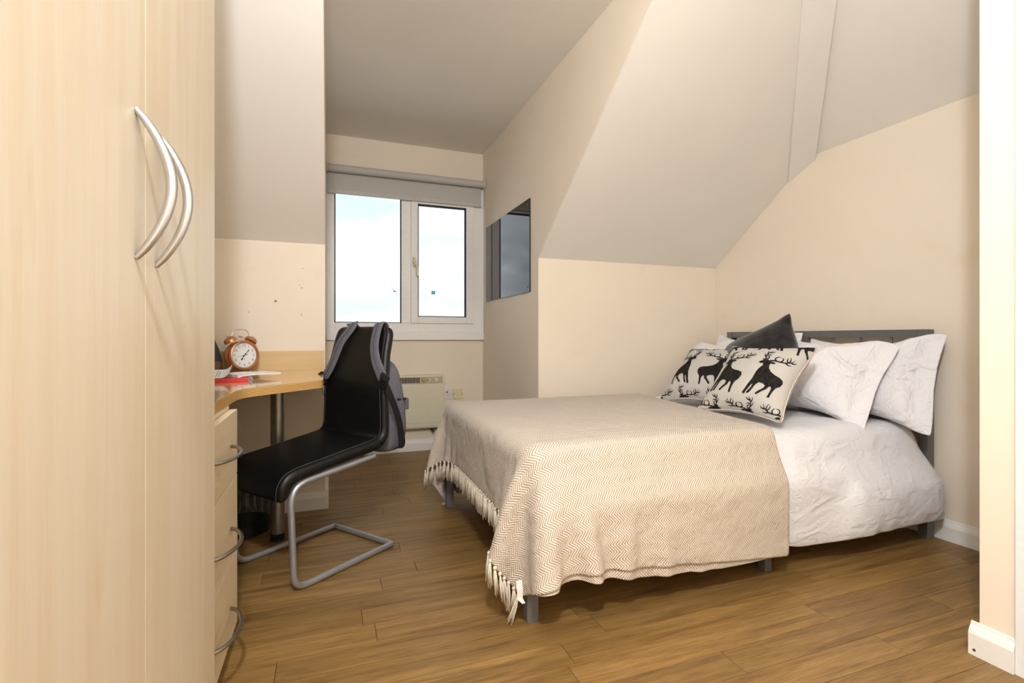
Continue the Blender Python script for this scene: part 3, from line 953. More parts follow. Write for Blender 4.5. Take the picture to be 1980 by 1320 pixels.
pd = thing('drawer_pedestal', 'maple three-drawer pedestal under the desk beside the wardrobe', 'drawers', (-0.5, 1.49, 0))
OP = pd.location
PY0, PY1 = 1.275, 1.715
MB(OP).box(-0.80, -0.284, PY0 + 0.002, PY1 - 0.002, 0.06, 0.724, 0.001).build('body', 'maple_dr', pd)
MB(OP).box(-0.78, -0.292, PY0 + 0.01, PY1 - 0.01, 0.0, 0.06).build('plinth', 'heaterplate', pd)
for (z0, z1) in ((0.062, 0.287), (0.290, 0.515), (0.518, 0.712)):
    d = MB(OP).box(-0.282, -0.262, PY0, PY1, z0, z1, 0.0012).build('drawer', 'maple_dr', pd)
    zh = (z0 + z1) / 2 + (0.005 if z0 > 0.4 else -0.018)
    pts = [(-0.262, 1.390 + 0.216 * t / 20, zh) for t in range(21)]
    pts = [(-0.2625 + 0.042 * math.sin(math.pi * k / 20) ** 0.6, p[1], p[2]) for k, p in enumerate(pts)]
    MB(OP).tube(pts, 0.0052, 12).build('handle', 'steel_dr', d, True, 60)['label'] = 'satin steel bow handle'

# waste bin
wb = thing('waste_bin', 'black wire mesh waste bin under the desk', 'bin', (-0.375, 2.67, 0))
body = MB()
seg = 48
vs, fs = [], []
for i, (r, z) in enumerate(((0.105, 0.012), (0.112, 0.09), (0.124, 0.20), (0.132, 0.275))):
    for s in range(seg):
        an = 2 * math.pi * s / seg
        vs.append((r * math.cos(an), r * math.sin(an), z))
for i in range(3):
    for s in range(seg):
        fs.append((i * seg + s, i * seg + (s + 1) % seg, (i + 1) * seg + (s + 1) % seg, (i + 1) * seg + s))
bo = body.add(vs, fs).build('mesh_side', 'mesh', wb, True)
uvl = bo.data.uv_layers.new(name='UVMap')
for pl_ in bo.data.polygons:
    ss = [bo.data.loops[li].vertex_index % seg for li in pl_.loop_indices]
    for li in pl_.loop_indices:
        vi = bo.data.loops[li].vertex_index
        s, i = vi % seg, vi // seg
        if s == 0 and max(ss) == seg - 1:
            s = seg
        uvl.data[li].uv = (s / seg, (0.0, 0.3, 0.7, 1.0)[i])
MB().tube([(0.132 * math.cos(k * math.pi / 24), 0.132 * math.sin(k * math.pi / 24), 0.277) for k in range(48)], 0.004, 8, closed=True).build('rim', 'plastic_black', wb, True)
MB().lathe([(0.100, 0.0), (0.107, 0.004), (0.110, 0.055), (0.108, 0.055), (0.105, 0.012), (0.0, 0.012)], 48).build('base', 'plastic_black', wb, True)

# ------------------------------------------------------------------ things on the desk
# alarm clock: local -Y is the face
ck = thing('alarm_clock', 'copper twin-bell alarm clock with white dial on the desk', 'clock', (-0.408, 2.778, ZD), math.radians(36))
RC = Matrix.Translation((0, 0, 0.085)) @ Matrix.Rotation(math.radians(-4), 4, 'X') @ Matrix.Rotation(math.pi / 2, 4, 'X')
MB().lathe([(0.0, -0.042), (0.045, -0.042), (0.064, -0.034), (0.070, -0.024), (0.0715, -0.018), (0.068, -0.010), (0.064, 0.0), (0.064, 0.018), (0.069, 0.024)], 48, RC, caps=False).build('case', 'copper', ck, True)
MB().lathe([(0.066, 0.018), (0.0735, 0.024), (0.0745, 0.032), (0.071, 0.039), (0.0655, 0.041), (0.062, 0.038), (0.0605, 0.030)], 48, RC, caps=False).build('bezel', 'copper', ck, True, 60)
dl = MB().lathe([(0.0, 0.0305), (0.0615, 0.0300), (0.0615, 0.028), (0.0, 0.028)], 48, RC, caps=False).build('dial', 'dial', ck, True)

def text_mesh(txt, size):
    cu = bpy.data.curves.new('numeral', 'FONT')
    cu.body = txt
    cu.size = size
    cu.align_x = 'CENTER'
    cu.align_y = 'CENTER'
    cu.extrude = 0.00015
    cu.resolution_u = 3
    o = bpy.data.objects.new('tmp', cu)
    COL.objects.link(o)
    dg = bpy.context.evaluated_depsgraph_get()
    me = bpy.data.meshes.new_from_object(o.evaluated_get(dg))
    bpy.data.objects.remove(o)
    v = [x.co.copy() for x in me.vertices]
    f = [tuple(p.vertices) for p in me.polygons]
    bpy.data.meshes.remove(me)
    return v, f
for h in range(1, 13):
    an = math.radians(90 - 30 * h)
    v, f = text_mesh(str(h), 0.0165)
    q = Matrix.Translation((0.0475 * math.cos(an), 0.0475 * math.sin(an), 0.0308))
    MB().add([RC @ q @ x for x in v], f).build('numeral', 'inkgrey', dl)
tk = MB()
for k in range(60):
    an = math.radians(6 * k)
    q = RC @ Matrix.Rotation(an, 4, 'Z')
    tk.box(0.0572, 0.0592, -0.0003, 0.0003, 0.0303, 0.0306, mtx=q)
tk.build('minute_track', 'inkgrey', dl)
def hand(ang, L, w, z, spade, nm, m='ink', tail=0.012):
    q = RC @ Matrix.Rotation(math.radians(90 - ang), 4, 'Z')
    pts = [(-tail, -w * .5), (L * .55, -w * .35), (L * .72, -spade), (L, 0), (L * .72, spade), (L * .55, w * .35), (-tail, w * .5)]
    MB().prism(pts, z, z + 0.0006, 'Z', q).build(nm, m, dl)
hand(212, 0.030, 0.003, 0.0314, 0.0042, 'hour_hand')
hand(43, 0.040, 0.003, 0.0322, 0.0022, 'minute_hand')
hand(75, 0.017, 0.002, 0.0318, 0.0026, 'alarm_hand')
hand(258, 0.044, 0.0009, 0.0330, 0.0004, 'second_hand', 'inkgrey')
hand(180, 0.028, 0.0009, 0.0312, 0.0004, 'seconds_hand_tail', 'inkgrey', 0.0)
MB().lathe([(0.0026, 0.0312), (0.0026, 0.0342), (0, 0.0345)], 14, RC, caps=False).build('hand_pin', 'chrome', dl, True)
for s in (-1, 1):
    q = Matrix.Translation((s * 0.0485, 0.002, 0.156)) @ Matrix.Rotation(s * math.radians(32), 4, 'Y')
    bl = MB().lathe([(0.0, 0.0235), (0.012, 0.0225), (0.022, 0.018), (0.0285, 0.010), (0.0300, 0.0), (0.0285, 0.0), (0.027, 0.009), (0.020, 0.016), (0.0, 0.020)], 32, q, caps=False).build('bell', 'copper', ck, True)
    MB().lathe([(0.0022, -0.024), (0.0022, 0.027), (0.004, 0.028), (0.004, 0.031), (0.001, 0.034)], 10, q).build('bell_post', 'chrome', bl, True)
    MB().tube([(s * 0.034, 0.005, 0.038), (s * 0.052, 0.012, 0.004)], [0.0024, 0.0028], 8).lathe([(0.0, 0), (0.0036, 0.001), (0.0036, 0.006), (0, 0.008)], 10, Matrix.Translation((s * 0.0525, 0.012, 0)), caps=False).build('foot', 'chrome', ck, True)
hp = smooth_path([(-0.045, 0.004, 0.170), (-0.040, 0.004, 0.194), (-0.026, 0.004, 0.211), (0.0, 0.004, 0.214), (0.026, 0.004, 0.211), (0.040, 0.004, 0.194), (0.045, 0.004, 0.170)], 6)
MB().tube(hp, 0.0022, 8).build('carry_handle', 'chrome', ck, True)
MB().tube([(0, 0.002, 0.15), (0, 0.002, 0.180)], 0.0016, 8).tube([(-0.010, 0.002, 0.180), (0.008, 0.002, 0.178)], [0.0034, 0.0034], 8).build('hammer', 'chrome', ck, True)

# dark sleeve leaning on the upstand
sl = thing('laptop_sleeve', 'dark grey sleeve with a brown lower band leaning at the wardrobe end', 'sleeve', (-0.62, 2.77, ZD))
sq = Matrix.Translation((-0.012, 0.020, 0.001)) @ Matrix.Rotation(math.radians(-17), 4, 'X')
def sleeve_loop(z, dx, dy):
    return [sq @ Vector((a_, b_, z)) for a_, b_ in rrect(0.30 + dx, 0.05 + dy, 0.022, 4, 0.0, 0.0)]
sp = Matrix.Rotation(0, 4, 'Z')
MB().rings([[sq @ Vector((0.14 * math.cos(t) ** 1 * k1 + 0.0, 0.024 * math.sin(t) * k2, z)) for t in [2 * math.pi * i / 28 for i in range(28)]] for z, k1, k2 in ((0.0, .96, .7), (0.006, 1, 1), (0.055, 1.0, 1.0))]).build('lower_band', 'tan', sl, True)
MB().rings([[sq @ Vector((0.14 * math.cos(t) * k1, 0.024 * math.sin(t) * k2, z)) for t in [2 * math.pi * i / 28 for i in range(28)]] for z, k1, k2 in ((0.055, 1.0, 1.0), (0.12, .86, .92), (0.19, .64, .6), (0.205, .58, .3))]).build('upper_panel', 'felt', sl, True)

# books and papers
def book(name, label, cat, cx, cy, z, w, d, h, rz, cover, open_gap=0.0):
    t = thing(name, label, cat, (cx, cy, z), rz)
    MB().box(-w / 2 + 0.002, w / 2 - 0.003, -d / 2 + 0.003, d / 2 - 0.003, 0.0015, h - 0.0015).build('pages', 'paper', t)
    MB().box(-w / 2, w / 2, -d / 2, d / 2, 0, 0.0015, 0.0004).box(-w / 2, w / 2, -d / 2, d / 2, h - 0.0015, h, 0.0004).box(-w / 2 - 0.0, -w / 2 + 0.0015, -d / 2, d / 2, 0, h).build('cover', cover, t)
    return t
b1 = thing('notebook', 'red hardback notebook lying lowest on the desk', 'book', (-0.385, 2.225, ZD), math.radians(8))
MB().box(-0.085, 0.080, -0.055, 0.055, 0.002, 0.0105).build('pages', 'paper', b1)
MB().box(-0.09, 0.084, -0.06, 0.06, 0, 0.002, 0.0005).box(-0.09, 0.084, -0.06, 0.06, 0.0105, 0.0125, 0.0005).box(-0.09, 0.084, -0.06, -0.0575, 0, 0.0125, 0.0008).build('cover', 'red', b1)
pl2 = MB()
for k in range(7):
    pl2.tube([(0.089, -0.052 + 0.015 * k, 0.001 + 0.0)] + [(0.090 + 0.007 * math.cos(t), -0.052 + 0.015 * k, 0.007 + 0.006 * math.sin(t)) for t in [math.pi * (-.5 + i / 6) for i in range(7)]], 0.0022, 6)
pl2.build('comb_binding', 'binding', b1, True)
# magazine with curled white leaves and red cover, lying across the notebook
b2 = thing('magazine', 'white-paged magazine with red cover reaching to the right', 'magazine', (-0.315, 2.36, ZD + 0.0135), math.radians(36))
mg = []
for k in range(21):
    t = k / 20
    x = -0.085 + 0.185 * t
    zc = 0.004 + 0.006 * math.sin(min(1, t * 1.2) * math.pi) * 0.6 + 0.003 * t
    th = 0.0032 if t > 0.05 else 0.0062
    mg.append((x, zc, th))
MB().rings([[Vector((x, -0.07, z - th)), Vector((x, 0.07, z - th)), Vector((x, 0.07, z + th)), Vector((x, -0.07, z + th))] for x, z, th in mg]).build('pages', 'paper', b2, True, 30)
MB().rings([[Vector((x, -0.072, z + th)), Vector((x, 0.072, z + th)), Vector((x, 0.072, z + th + 0.0006)), Vector((x, -0.072, z + th + 0.0006))] for x, z, th in mg]).build('top_sheet', 'paper', b2, True, 30)
MB().rings([[Vector((x, -0.060, z - th - 0.0008)), Vector((x, 0.085, z - th - 0.0008)), Vector((x, 0.085, z - th)), Vector((x, -0.060, z - th))] for x, z, th in mg]).build('cover', 'red', b2, True, 30)
b3 = thing('leaflet', 'white printed leaflet with a teal end on top of the red notebook', 'leaflet', (-0.472, 2.255, ZD + 0.0135), math.radians(4))
def curl(x):
    return 0.002 + 0.000 * x + 0.022 * max(0, (x - 0.075) / 0.03) ** 2
xs = [-0.10 + 0.205 * k / 24 for k in range(25)]
MB().rings([[Vector((x, -0.055, curl(x))), Vector((x, 0.055, curl(x))), Vector((x, 0.055, curl(x) + 0.0012)), Vector((x, -0.055, curl(x) + 0.0012))] for x in xs]).build('sheet', 'paper', b3, True, 30)
MB().box(-0.1002, 0.018, -0.0552, 0.0552, 0.0031, 0.0037).build('teal_band', 'teal', b3)
pr = MB()
for k, (x0, y0, y1) in enumerate(((0.026, -0.02, 0.045), (0.036, -0.04, 0.045), (0.045, -0.045, 0.02), (0.055, -0.045, 0.045), (0.064, -0.045, 0.03))):
    pr.box(x0, x0 + 0.002, y0, y1, 0.0031, 0.0034)
pr.build('print', 'inkgrey', b3)
b3.rotation_euler = (0.24, 0, math.radians(4))
b3.location.z += 0.013

# ------------------------------------------------------------------ cantilever chair; local +X faces forward, +Y is the far side
FW = (-0.799, -0.602)
CH_RZ = math.atan2(FW[1], FW[0])
CH = (-0.038, 2.267, 0)
chair = thing('cantilever_chair', 'black leatherette cantilever chair on a silver tube frame', 'chair', CH, CH_RZ)
# local +Y of this rotation is to the left of forward, which is the near side here: far side is -Y
cen = [(0.283, 0.338, 0.010, 0.185), (0.284, 0.350, 0.040, 0.196), (0.278, 0.382, 0.056, 0.202), (0.262, 0.408, 0.058, 0.204), (0.225, 0.424, 0.052, 0.206), (0.109, 0.440, 0.048, 0.207),
       (-0.033, 0.458, 0.048, 0.210), (-0.115, 0.468, 0.048, 0.212), (-0.152, 0.476, 0.046, 0.213)]
bac = [(-0.160, 0.478, 0.046, 0.213), (-0.180, 0.497, 0.044, 0.213), (-0.190, 0.53, 0.042, 0.212), (-0.192, 0.60, 0.040, 0.210), (-0.192, 0.70, 0.040, 0.206), (-0.205, 0.78, 0.040, 0.199), (-0.221, 0.857, 0.040, 0.190),
       (-0.239, 0.925, 0.040, 0.186), (-0.246, 0.950, 0.040, 0.182), (-0.250, 0.967, 0.038, 0.173), (-0.252, 0.977, 0.030, 0.158), (-0.253, 0.981, 0.012, 0.135)]
def sweep(st, nsub=4):
    pts = smooth_path([(x, z, 0) for x, z, t, w in st], nsub)
    n = len(st)
    tt = [i / nsub for i in range(len(pts))]
    th = [float(np.interp(q, range(n), [s[2] for s in st])) for q in tt]
    ww = [float(np.interp(q, range(n), [s[3] for s in st])) for q in tt]
    loops = []
    for i, p in enumerate(pts):
        a_ = pts[max(0, i - 1)]
        b_ = pts[min(len(pts) - 1, i + 1)]
        t = (b_ - a_).normalized()
        nx, nz = -t.y, t.x
        lp_ = []
        for (u, v) in rrect(2 * ww[i], th[i], min(0.020, th[i] * 0.46), 5):
            lp_.append(Vector((p.x + nx * v, u, p.y + nz * v)))
        loops.append(lp_)
    return loops
MB().rings(sweep(cen)).build('seat', 'leather', chair, True, 50)
MB().rings(sweep(bac)).build('backrest', 'leather', chair, True, 50)
def front_surface(st, k=1.0, nsub=4):
    out = []
    pts = smooth_path([(x, z, 0) for x, z, t, w in st], nsub)
    n = len(st)
    for i, p in enumerate(pts):
        q = i / nsub
        th = float(np.interp(q, range(n), [s[2] for s in st])); w = float(np.interp(q, range(n), [s[3] for s in st]))
        t = (pts[min(len(pts) - 1, i + 1)] - pts[max(0, i - 1)]).normalized()
        out.append((p.x + t.y * th / 2 * -1 * -1, p.y - t.x * th / 2, w, (t.y, -t.x)))
    return out
for s in (-1, 1):
    for st in (cen, bac):
        F_ = front_surface(st)
        path = []
        for x, z, w, nn in F_[3:-6] if st is bac else F_[3:]:
            path.append((x + nn[0] * -0.0, s * (w - 0.021), z))
        # put the seam on the sitting side
        q = []
        for (x, z, w, nn), p in zip(F_[3:-6] if st is bac else F_[3:], path):
            th = 0.0
            cx, cz = x - nn[0] * 0, z - nn[1] * 0
            q.append((cx, p[1], cz))
        MB().tube(q, 0.0016, 6).build('seam', 'stitch', chair, True)
hw = 0.196
fp = [(-0.13, -hw, 0.424), (0.10, -hw, 0.405), (0.262, -hw, 0.392), (0.246, -hw, 0.0125), (-0.232, -hw, 0.0125), (-0.232, hw, 0.0125), (0.246, hw, 0.0125), (0.262, hw, 0.392), (0.10, hw, 0.405), (-0.13, hw, 0.424)]
MB().tube(fillet(fp, {1: 0.05, 2: 0.075, 3: 0.055, 4: 0.004, 5: 0.004, 6: 0.055, 7: 0.075, 8: 0.05}, 7), 0.0122, 14).build('frame', 'chairtube', chair, True, 60)
MB().tube([(-0.10, -hw, 0.421), (-0.10, hw, 0.421)], 0.009, 10).tube([(0.15, -hw, 0.400), (0.15, hw, 0.400)], 0.009, 10).build('cross_bar', 'chairtube', chair, True)

# backpack hanging from the backrest; same local frame as the chair (near side is +Y here)
bag = thing('backpack', 'slate grey backpack hung by its straps over the black chair', 'backpack', CH, CH_RZ)
st = [(0.405, 0.125, 0.110), (0.412, 0.150, 0.135), (0.44, 0.158, 0.146), (0.52, 0.160, 0.150), (0.62, 0.158, 0.140), (0.70, 0.155, 0.125), (0.76, 0.150, 0.112), (0.80, 0.136, 0.098), (0.825, 0.112, 0.08), (0.838, 0.075, 0.055), (0.842, 0.03, 0.02)]
loops = []
for z, w, d in st:
    a0 = -0.232 - 0.02 * max(0, (z - 0.6)) * 3
    loops.append([Vector((a0 - d / 2 + u, v + 0.012 * noise.noise((u * 9, v * 9, z * 9)), z + 0.004 * noise.noise((u * 14, v * 14, z * 3)))) for u, v in rrect(d, 2 * w, min(0.045, d * .45), 6)])
MB().rings(loops).build('body', 'canvas', bag, True, 60, sub=1)
loops = []
for z, w, d in ((0.425, 0.105, 0.03), (0.435, 0.120, 0.052), (0.50, 0.124, 0.060), (0.575, 0.122, 0.052), (0.612, 0.112, 0.040), (0.62, 0.095, 0.02)):
    loops.append([Vector((-0.362 - d / 2 + u + 0.012, v, z)) for u, v in rrect(d, 2 * w, min(0.022, d * .45), 5)])
MB().rings(loops).build('front_pocket', 'canvas', bag, True, 60, sub=1)
MB().ribbon([(-0.30, 0.161, 0.645), (-0.365, 0.150, 0.642), (-0.385, 0.10, 0.636)], [(0, 0, 1)] * 3, 0.012, 0.004, [(0, 1, 0), (-.5, 1, 0), (-1, .6, 0)]).build('zip', 'webbing', bag, True)
MB().box(-0.415, -0.385, 0.085, 0.125, 0.585, 0.640, 0.008, 3).build('pull_tab', 'canvas', bag, True)
MB().tube(smooth_path([(-0.262, -0.03, 0.842), (-0.275, -0.02, 0.885), (-0.275, 0.02, 0.885), (-0.262, 0.03, 0.842)], 5), 0.006, 8).build('grab_loop', 'webbing', bag, True)
def strap(pts, wd, th, nm, mat, parent, width):
    P = smooth_path(pts, 5)
    N = smooth_path(wd, 5)
    W = []
    Q = []
    for i, p in enumerate(P):
        t = (P[min(len(P) - 1, i + 1)] - P[max(0, i - 1)]).normalized()
        nn = Vector(N[i]).normalized()
        w = t.cross(nn).normalized()
        W.append(w)
        Q.append(w.cross(t).normalized())
    return MB().ribbon(P, W, width, th, Q).build(nm, mat, parent, True, 50, sub=1)
# path points: behind bag top, over the back, down the front; normals point away from the backrest
def both(s, front, web):
    path = [(-0.268, 0.05 * s, 0.80), (-0.290, 0.07 * s, 0.90), (-0.282, 0.09 * s, 0.975), (-0.262, 0.105 * s, 0.994)] + front
    nrm = [(-1, 0, 0.2), (-1, 0, 0.1), (-0.8, 0, 0.6), (-0.1, 0, 1)] + [(0.9, 0, 0.5)] + [(1, 0, 0.25)] * (len(front) - 1)
    sp_ = strap(path, nrm, 0.012, 'shoulder_strap', 'canvas', bag, 0.056)
    strap([Vector(p) + Vector(n).normalized() * 0.0065 for p, n in zip(path, nrm)], nrm, 0.002, 'strap_seam', 'felt', sp_, 0.004)
    e = Vector(front[-1])
    bk = MB()
    q = Matrix.Translation(e + Vector((0.006, 0.012 * s, -0.020))) @ Matrix.Rotation(math.radians(-28 * s), 4, 'X')
    bk.box(-0.004, 0.006, -0.021, 0.021, -0.022, -0.016, 0.0015, mtx=q).box(-0.004, 0.006, -0.021, 0.021, -0.004, 0.002, 0.0015, mtx=q).box(-0.004, 0.006, -0.021, 0.021, 0.012, 0.018, 0.0015, mtx=q)
    bk.box(-0.004, 0.006, -0.021, -0.016, -0.022, 0.018, 0.0015, mtx=q).box(-0.004, 0.006, 0.016, 0.021, -0.022, 0.018, 0.0015, mtx=q)
    bk.build('buckle', 'plastic_black', sp_, True, 30)
    MB().box(-0.003, 0.009, -0.024, 0.024, 0.012, 0.040, 0.002, mtx=q).build('strap_end', 'webbing', sp_)
    wpath = [tuple(e + Vector((0.004, 0.010 * s, -0.012)))] + web
    wn_ = [(1, 0.2 * s, 0.1)] + [(0.9, 0.5 * s, 0)] * (len(web) - 2) + [(0.4, 1 * s, 0), (0.1, 1 * s, 0)]
    strap(wpath, wn_[:len(wpath)], 0.003, 'webbing', 'webbing', bag, 0.030)
both(1, [(-0.228, 0.116, 0.988), (-0.198, 0.122, 0.905), (-0.183, 0.146, 0.835), (-0.172, 0.184, 0.785), (-0.166, 0.208, 0.757)],
     [(-0.175, 0.235, 0.70), (-0.215, 0.246, 0.60), (-0.255, 0.232, 0.50), (-0.275, 0.212, 0.44), (-0.285, 0.165, 0.425)])
both(-1, [(-0.228, -0.055, 0.988), (-0.198, -0.100, 0.918), (-0.183, -0.125, 0.850), (-0.172, -0.146, 0.795), (-0.166, -0.182, 0.745)],
     [(-0.172, -0.219, 0.70), (-0.215, -0.226, 0.60), (-0.255, -0.220, 0.50), (-0.275, -0.212, 0.44), (-0.285, -0.165, 0.425)])

# ------------------------------------------------------------------ bed frame and mattress
bed = thing('bed_frame', 'grey steel small double bed frame with barred headboard', 'bed', (1.62, 2.09, 0))
OBD = bed.location
BX0, BX1, BY0, BY1 = 0.606, 2.640, 1.487, 2.690
for yy in (BY0, BY1 - 0.04):
    MB(OBD).box(BX0, BX0 + 0.04, yy, yy + 0.04, 0, 0.30, 0.002).build('leg', 'bedmetal', bed)
    MB(OBD).box(1.625, 1.66, yy, yy + 0.035, 0, 0.25, 0.002).build('leg', 'bedmetal', bed)
    MB(OBD).box(BX0 + 0.04, BX1 - 0.04, yy + 0.002, yy + 0.032, 0.25, 0.30, 0.002).build('side_rail', 'bedmetal', bed)
    MB(OBD).box(BX1 - 0.05, BX1, yy - 0.02 if yy == BY0 else yy, yy + 0.02 if yy == BY0 else yy + 0.04, 0, 0.97, 0.002).build('headboard_post', 'bedmetal', bed)
MB(OBD).box(BX0, BX0 + 0.035, BY0 + 0.04, BY1 - 0.04, 0.25, 0.30, 0.002).build('foot_rail', 'bedmetal', bed)
MB(OBD).box(BX1 - 0.045, BX1, BY0 + 0.02, BY1 - 0.04, 0.932, 0.97, 0.002).build('headboard_rail', 'bedmetal', bed)
MB(OBD).box(BX1 - 0.045, BX1, BY0 + 0.02, BY1 - 0.04, 0.30, 0.34, 0.002).build('headboard_rail', 'bedmetal', bed)
for k in range(7):
    yb = 1.64 + k * 0.1493
    MB(OBD).tube([(BX1 - 0.022, yb, 0.34), (BX1 - 0.022, yb, 0.932)], 0.006, 10).build('headboard_bar', 'bedmetal', bed, True)
for k in range(12):
    x = 0.72 + k * 0.155
    MB(OBD).box(x, x + 0.06, BY0 + 0.032, BY1 - 0.04, 0.288, 0.300, 0.002).build('bed_slat', 'maple_dr', bed)
mt = MB((1.6, 2.09, 0.3)).box(0.650, 2.585, 1.515, 2.655, 0.301, 0.500, 0.045, 4).build('mattress', 'mattress', None, True)
mt.location = (1.6, 2.09, 0.3)
tag(mt, 'white mattress on the grey bed frame under the duvet', 'mattress')

# ------------------------------------------------------------------ cloth: position-based relaxation on grids
def relax(P, col, force, steps, iters=5, shear=0.35, bend=0.08, damp=0.97, rest=None, mx=0.02):
    nv, nu, _ = P.shape
    R = P if rest is None else rest
    bat = []
    def add(di, dj, k, par):
        for a_ in range(2):
            for s0 in range(par):
                if dj == 0:
                    sl_, s2 = (slice(None), slice(s0 + a_ * par, nu - di, 2 * par)), (slice(None), slice(s0 + a_ * par + di, nu, 2 * par))
                elif di == 0:
                    sl_, s2 = (slice(s0 + a_ * par, nv - dj, 2 * par), slice(None)), (slice(s0 + a_ * par + dj, nv, 2 * par), slice(None))
                elif di > 0:
                    sl_, s2 = (slice(a_, nv - 1, 2), slice(0, nu - 1)), (slice(a_ + 1, nv, 2), slice(1, nu))
                else:
                    sl_, s2 = (slice(a_, nv - 1, 2), slice(1, nu)), (slice(a_ + 1, nv, 2), slice(0, nu - 1))
                A, B = R[sl_], R[s2]
                n0, n1 = min(A.shape[0], B.shape[0]), min(A.shape[1], B.shape[1])
                if n0 < 1 or n1 < 1:
                    continue
                bat.append((sl_, s2, n0, n1, np.linalg.norm(A[:n0, :n1] - B[:n0, :n1], axis=2), k))
    add(1, 0, 1.0, 1); add(0, 1, 1.0, 1); add(1, 1, shear, 1); add(-1, 1, shear, 1); add(2, 0, bend, 2); add(0, 2, bend, 2)
    P = P.copy()
    V = np.zeros_like(P)
    for s in range(steps):
        V = V * damp + force(P)
        sp_ = np.sqrt((V * V).sum(2, keepdims=True))
        V *= np.minimum(1, mx / np.maximum(sp_, 1e-9))
        Q = P + V
        for it in range(iters):
            for sl_, s2, n0, n1, L, k in bat:
                A, B = Q[sl_][:n0, :n1], Q[s2][:n0, :n1]
                d = B - A
                ln = np.sqrt((d * d).sum(2)) + 1e-9
                g = (0.5 * k * (ln - L) / ln)[..., None] * d
                A += g
                B -= g
            if it == iters - 1 or it % 2 == 0:
                Q = col(Q, P)
        V = Q - P
        P = Q
    return P

def sdf_box(Q, lo_, hi_, r):
    lo_, hi_ = np.array(lo_), np.array(hi_)
    p = Q - (lo_ + hi_) / 2
    q = np.abs(p) - ((hi_ - lo_) / 2 - r)
    out = np.maximum(q, 0)
    ln = np.sqrt((out * out).sum(-1))
    d = ln + np.minimum(q.max(-1), 0) - r
    n = np.sign(p) * out / np.maximum(ln, 1e-9)[..., None]
    e = np.eye(3)[np.argmax(q, -1)] * np.sign(p)
    return d, np.where((ln > 1e-7)[..., None], n, e)

def collider(boxes, floor=0.004, ymax=None, xmax=None, mu=0.6):
    def col(Q, P):
        for lo_, hi_, r in boxes:
            d, n = sdf_box(Q, lo_, hi_, r)
            m = d < 0
            if m.any():
                Q[m] -= d[m][:, None] * n[m]
                t = Q[m] - P[m]
                t -= (t * n[m]).sum(1)[:, None] * n[m]
                Q[m] -= t * mu
        m = Q[..., 2] < floor
        if m.any():
            Q[m, 2] = floor
            Q[m, :2] += (P[m, :2] - Q[m, :2]) * 0.8
        if ymax is not None:
            Q[..., 1] = np.minimum(Q[..., 1], ymax)
        if xmax is not None:
            Q[..., 0] = np.minimum(Q[..., 0], xmax)
        return Q
    return col

def grid_faces(nu, nv, k=0):
    return [(k + j * nu + i, k + j * nu + i + 1, k + (j + 1) * nu + i + 1, k + (j + 1) * nu + i) for j in range(nv - 1) for i in range(nu - 1)]

GRAV = np.array([0, 0, -0.0010])
def drape(nu, nv, fn, boxes, steps, nz_, seed, cargs, **k):
    U, W = np.meshgrid(np.linspace(0, 1, nu), np.linspace(0, 1, nv))
    R = fn(U, W)
    rg = np.random.default_rng(seed)
    return relax(R + rg.standard_normal(R.shape) * nz_, collider(boxes, **cargs), lambda P: GRAV, steps, rest=R, **k), R

# duvet
def duvet_rest(u, v):
    x_ = 0.67 + u * 1.915
    ov = np.interp(x_, [0.67, 1.3, 1.75], [0.20, 0.27, 0.365])
    y_ = 1.50 - ov + v * (1.16 + ov + 0.17)
    return np.stack([x_, y_, np.full_like(x_, 0.56)], -1)
DU, _ = drape(70, 60, duvet_rest, [((0.635, 1.505, 0.28), (2.62, 2.67, 0.520), 0.07), ((0.63, 1.445, 0.0), (2.66, 2.68, 0.40), 0.07), ((1.95, 1.392, 0.0), (2.75, 2.68, 0.37), 0.13)], 170, 0.006, 2, dict(ymax=2.70, xmax=2.585), bend=0.22)
# soft rolling of the filling
nvd, nud, _ = DU.shape
du_dx = np.gradient(DU, axis=1); du_dy = np.gradient(DU, axis=0)
ND = np.cross(du_dx, du_dy); ND /= np.linalg.norm(ND, axis=2, keepdims=True) + 1e-9
puff = np.zeros((nvd, nud))
for j in range(nvd):
    for i in range(nud):
        p = DU[j, i]
        puff[j, i] = 0.012 * noise.noise((p[0] * 3.2, p[1] * 3.2 + p[2] * 2.6, p[2] * 3)) + 0.008 * noise.noise((p[0] * 7 + 3, p[1] * 6, p[2] * 5))
edge = np.minimum(np.minimum(np.arange(nvd)[:, None], nvd - 1 - np.arange(nvd)[:, None]), np.minimum(np.arange(nud)[None], nud - 1 - np.arange(nud)[None]))
half = 0.019 * np.sqrt(np.clip(edge / 3.0, 0, 1)) + 0.001
top = DU + ND * (half + puff * np.clip(edge / 4, 0, 1))[..., None]
bot = DU - ND * (half * 0.6)[..., None]
mbd = MB((1.6, 2.09, 0.5))
k0 = nvd * nud
vv = top.reshape(-1, 3).tolist() + bot.reshape(-1, 3).tolist()
ff = grid_faces(nud, nvd) + [q[::-1] for q in grid_faces(nud, nvd, k0)]
rim = [(0, i) for i in range(nud)] + [(j, nud - 1) for j in range(1, nvd)] + [(nvd - 1, i) for i in range(nud - 2, -1, -1)] + [(j, 0) for j in range(nvd - 2, 0, -1)]
ids = [j * nud + i for j, i in rim]
ff += [(ids[k], k0 + ids[k], k0 + ids[(k + 1) % len(ids)], ids[(k + 1) % len(ids)]) for k in range(len(ids))]
duv = mbd.add(vv, ff).build('duvet', 'duvet', None, True, 0, sub=1)
duv.location = (1.6, 2.09, 0.5)
tag(duv, 'crumpled white cotton duvet hanging over the near side of the bed', 'duvet')

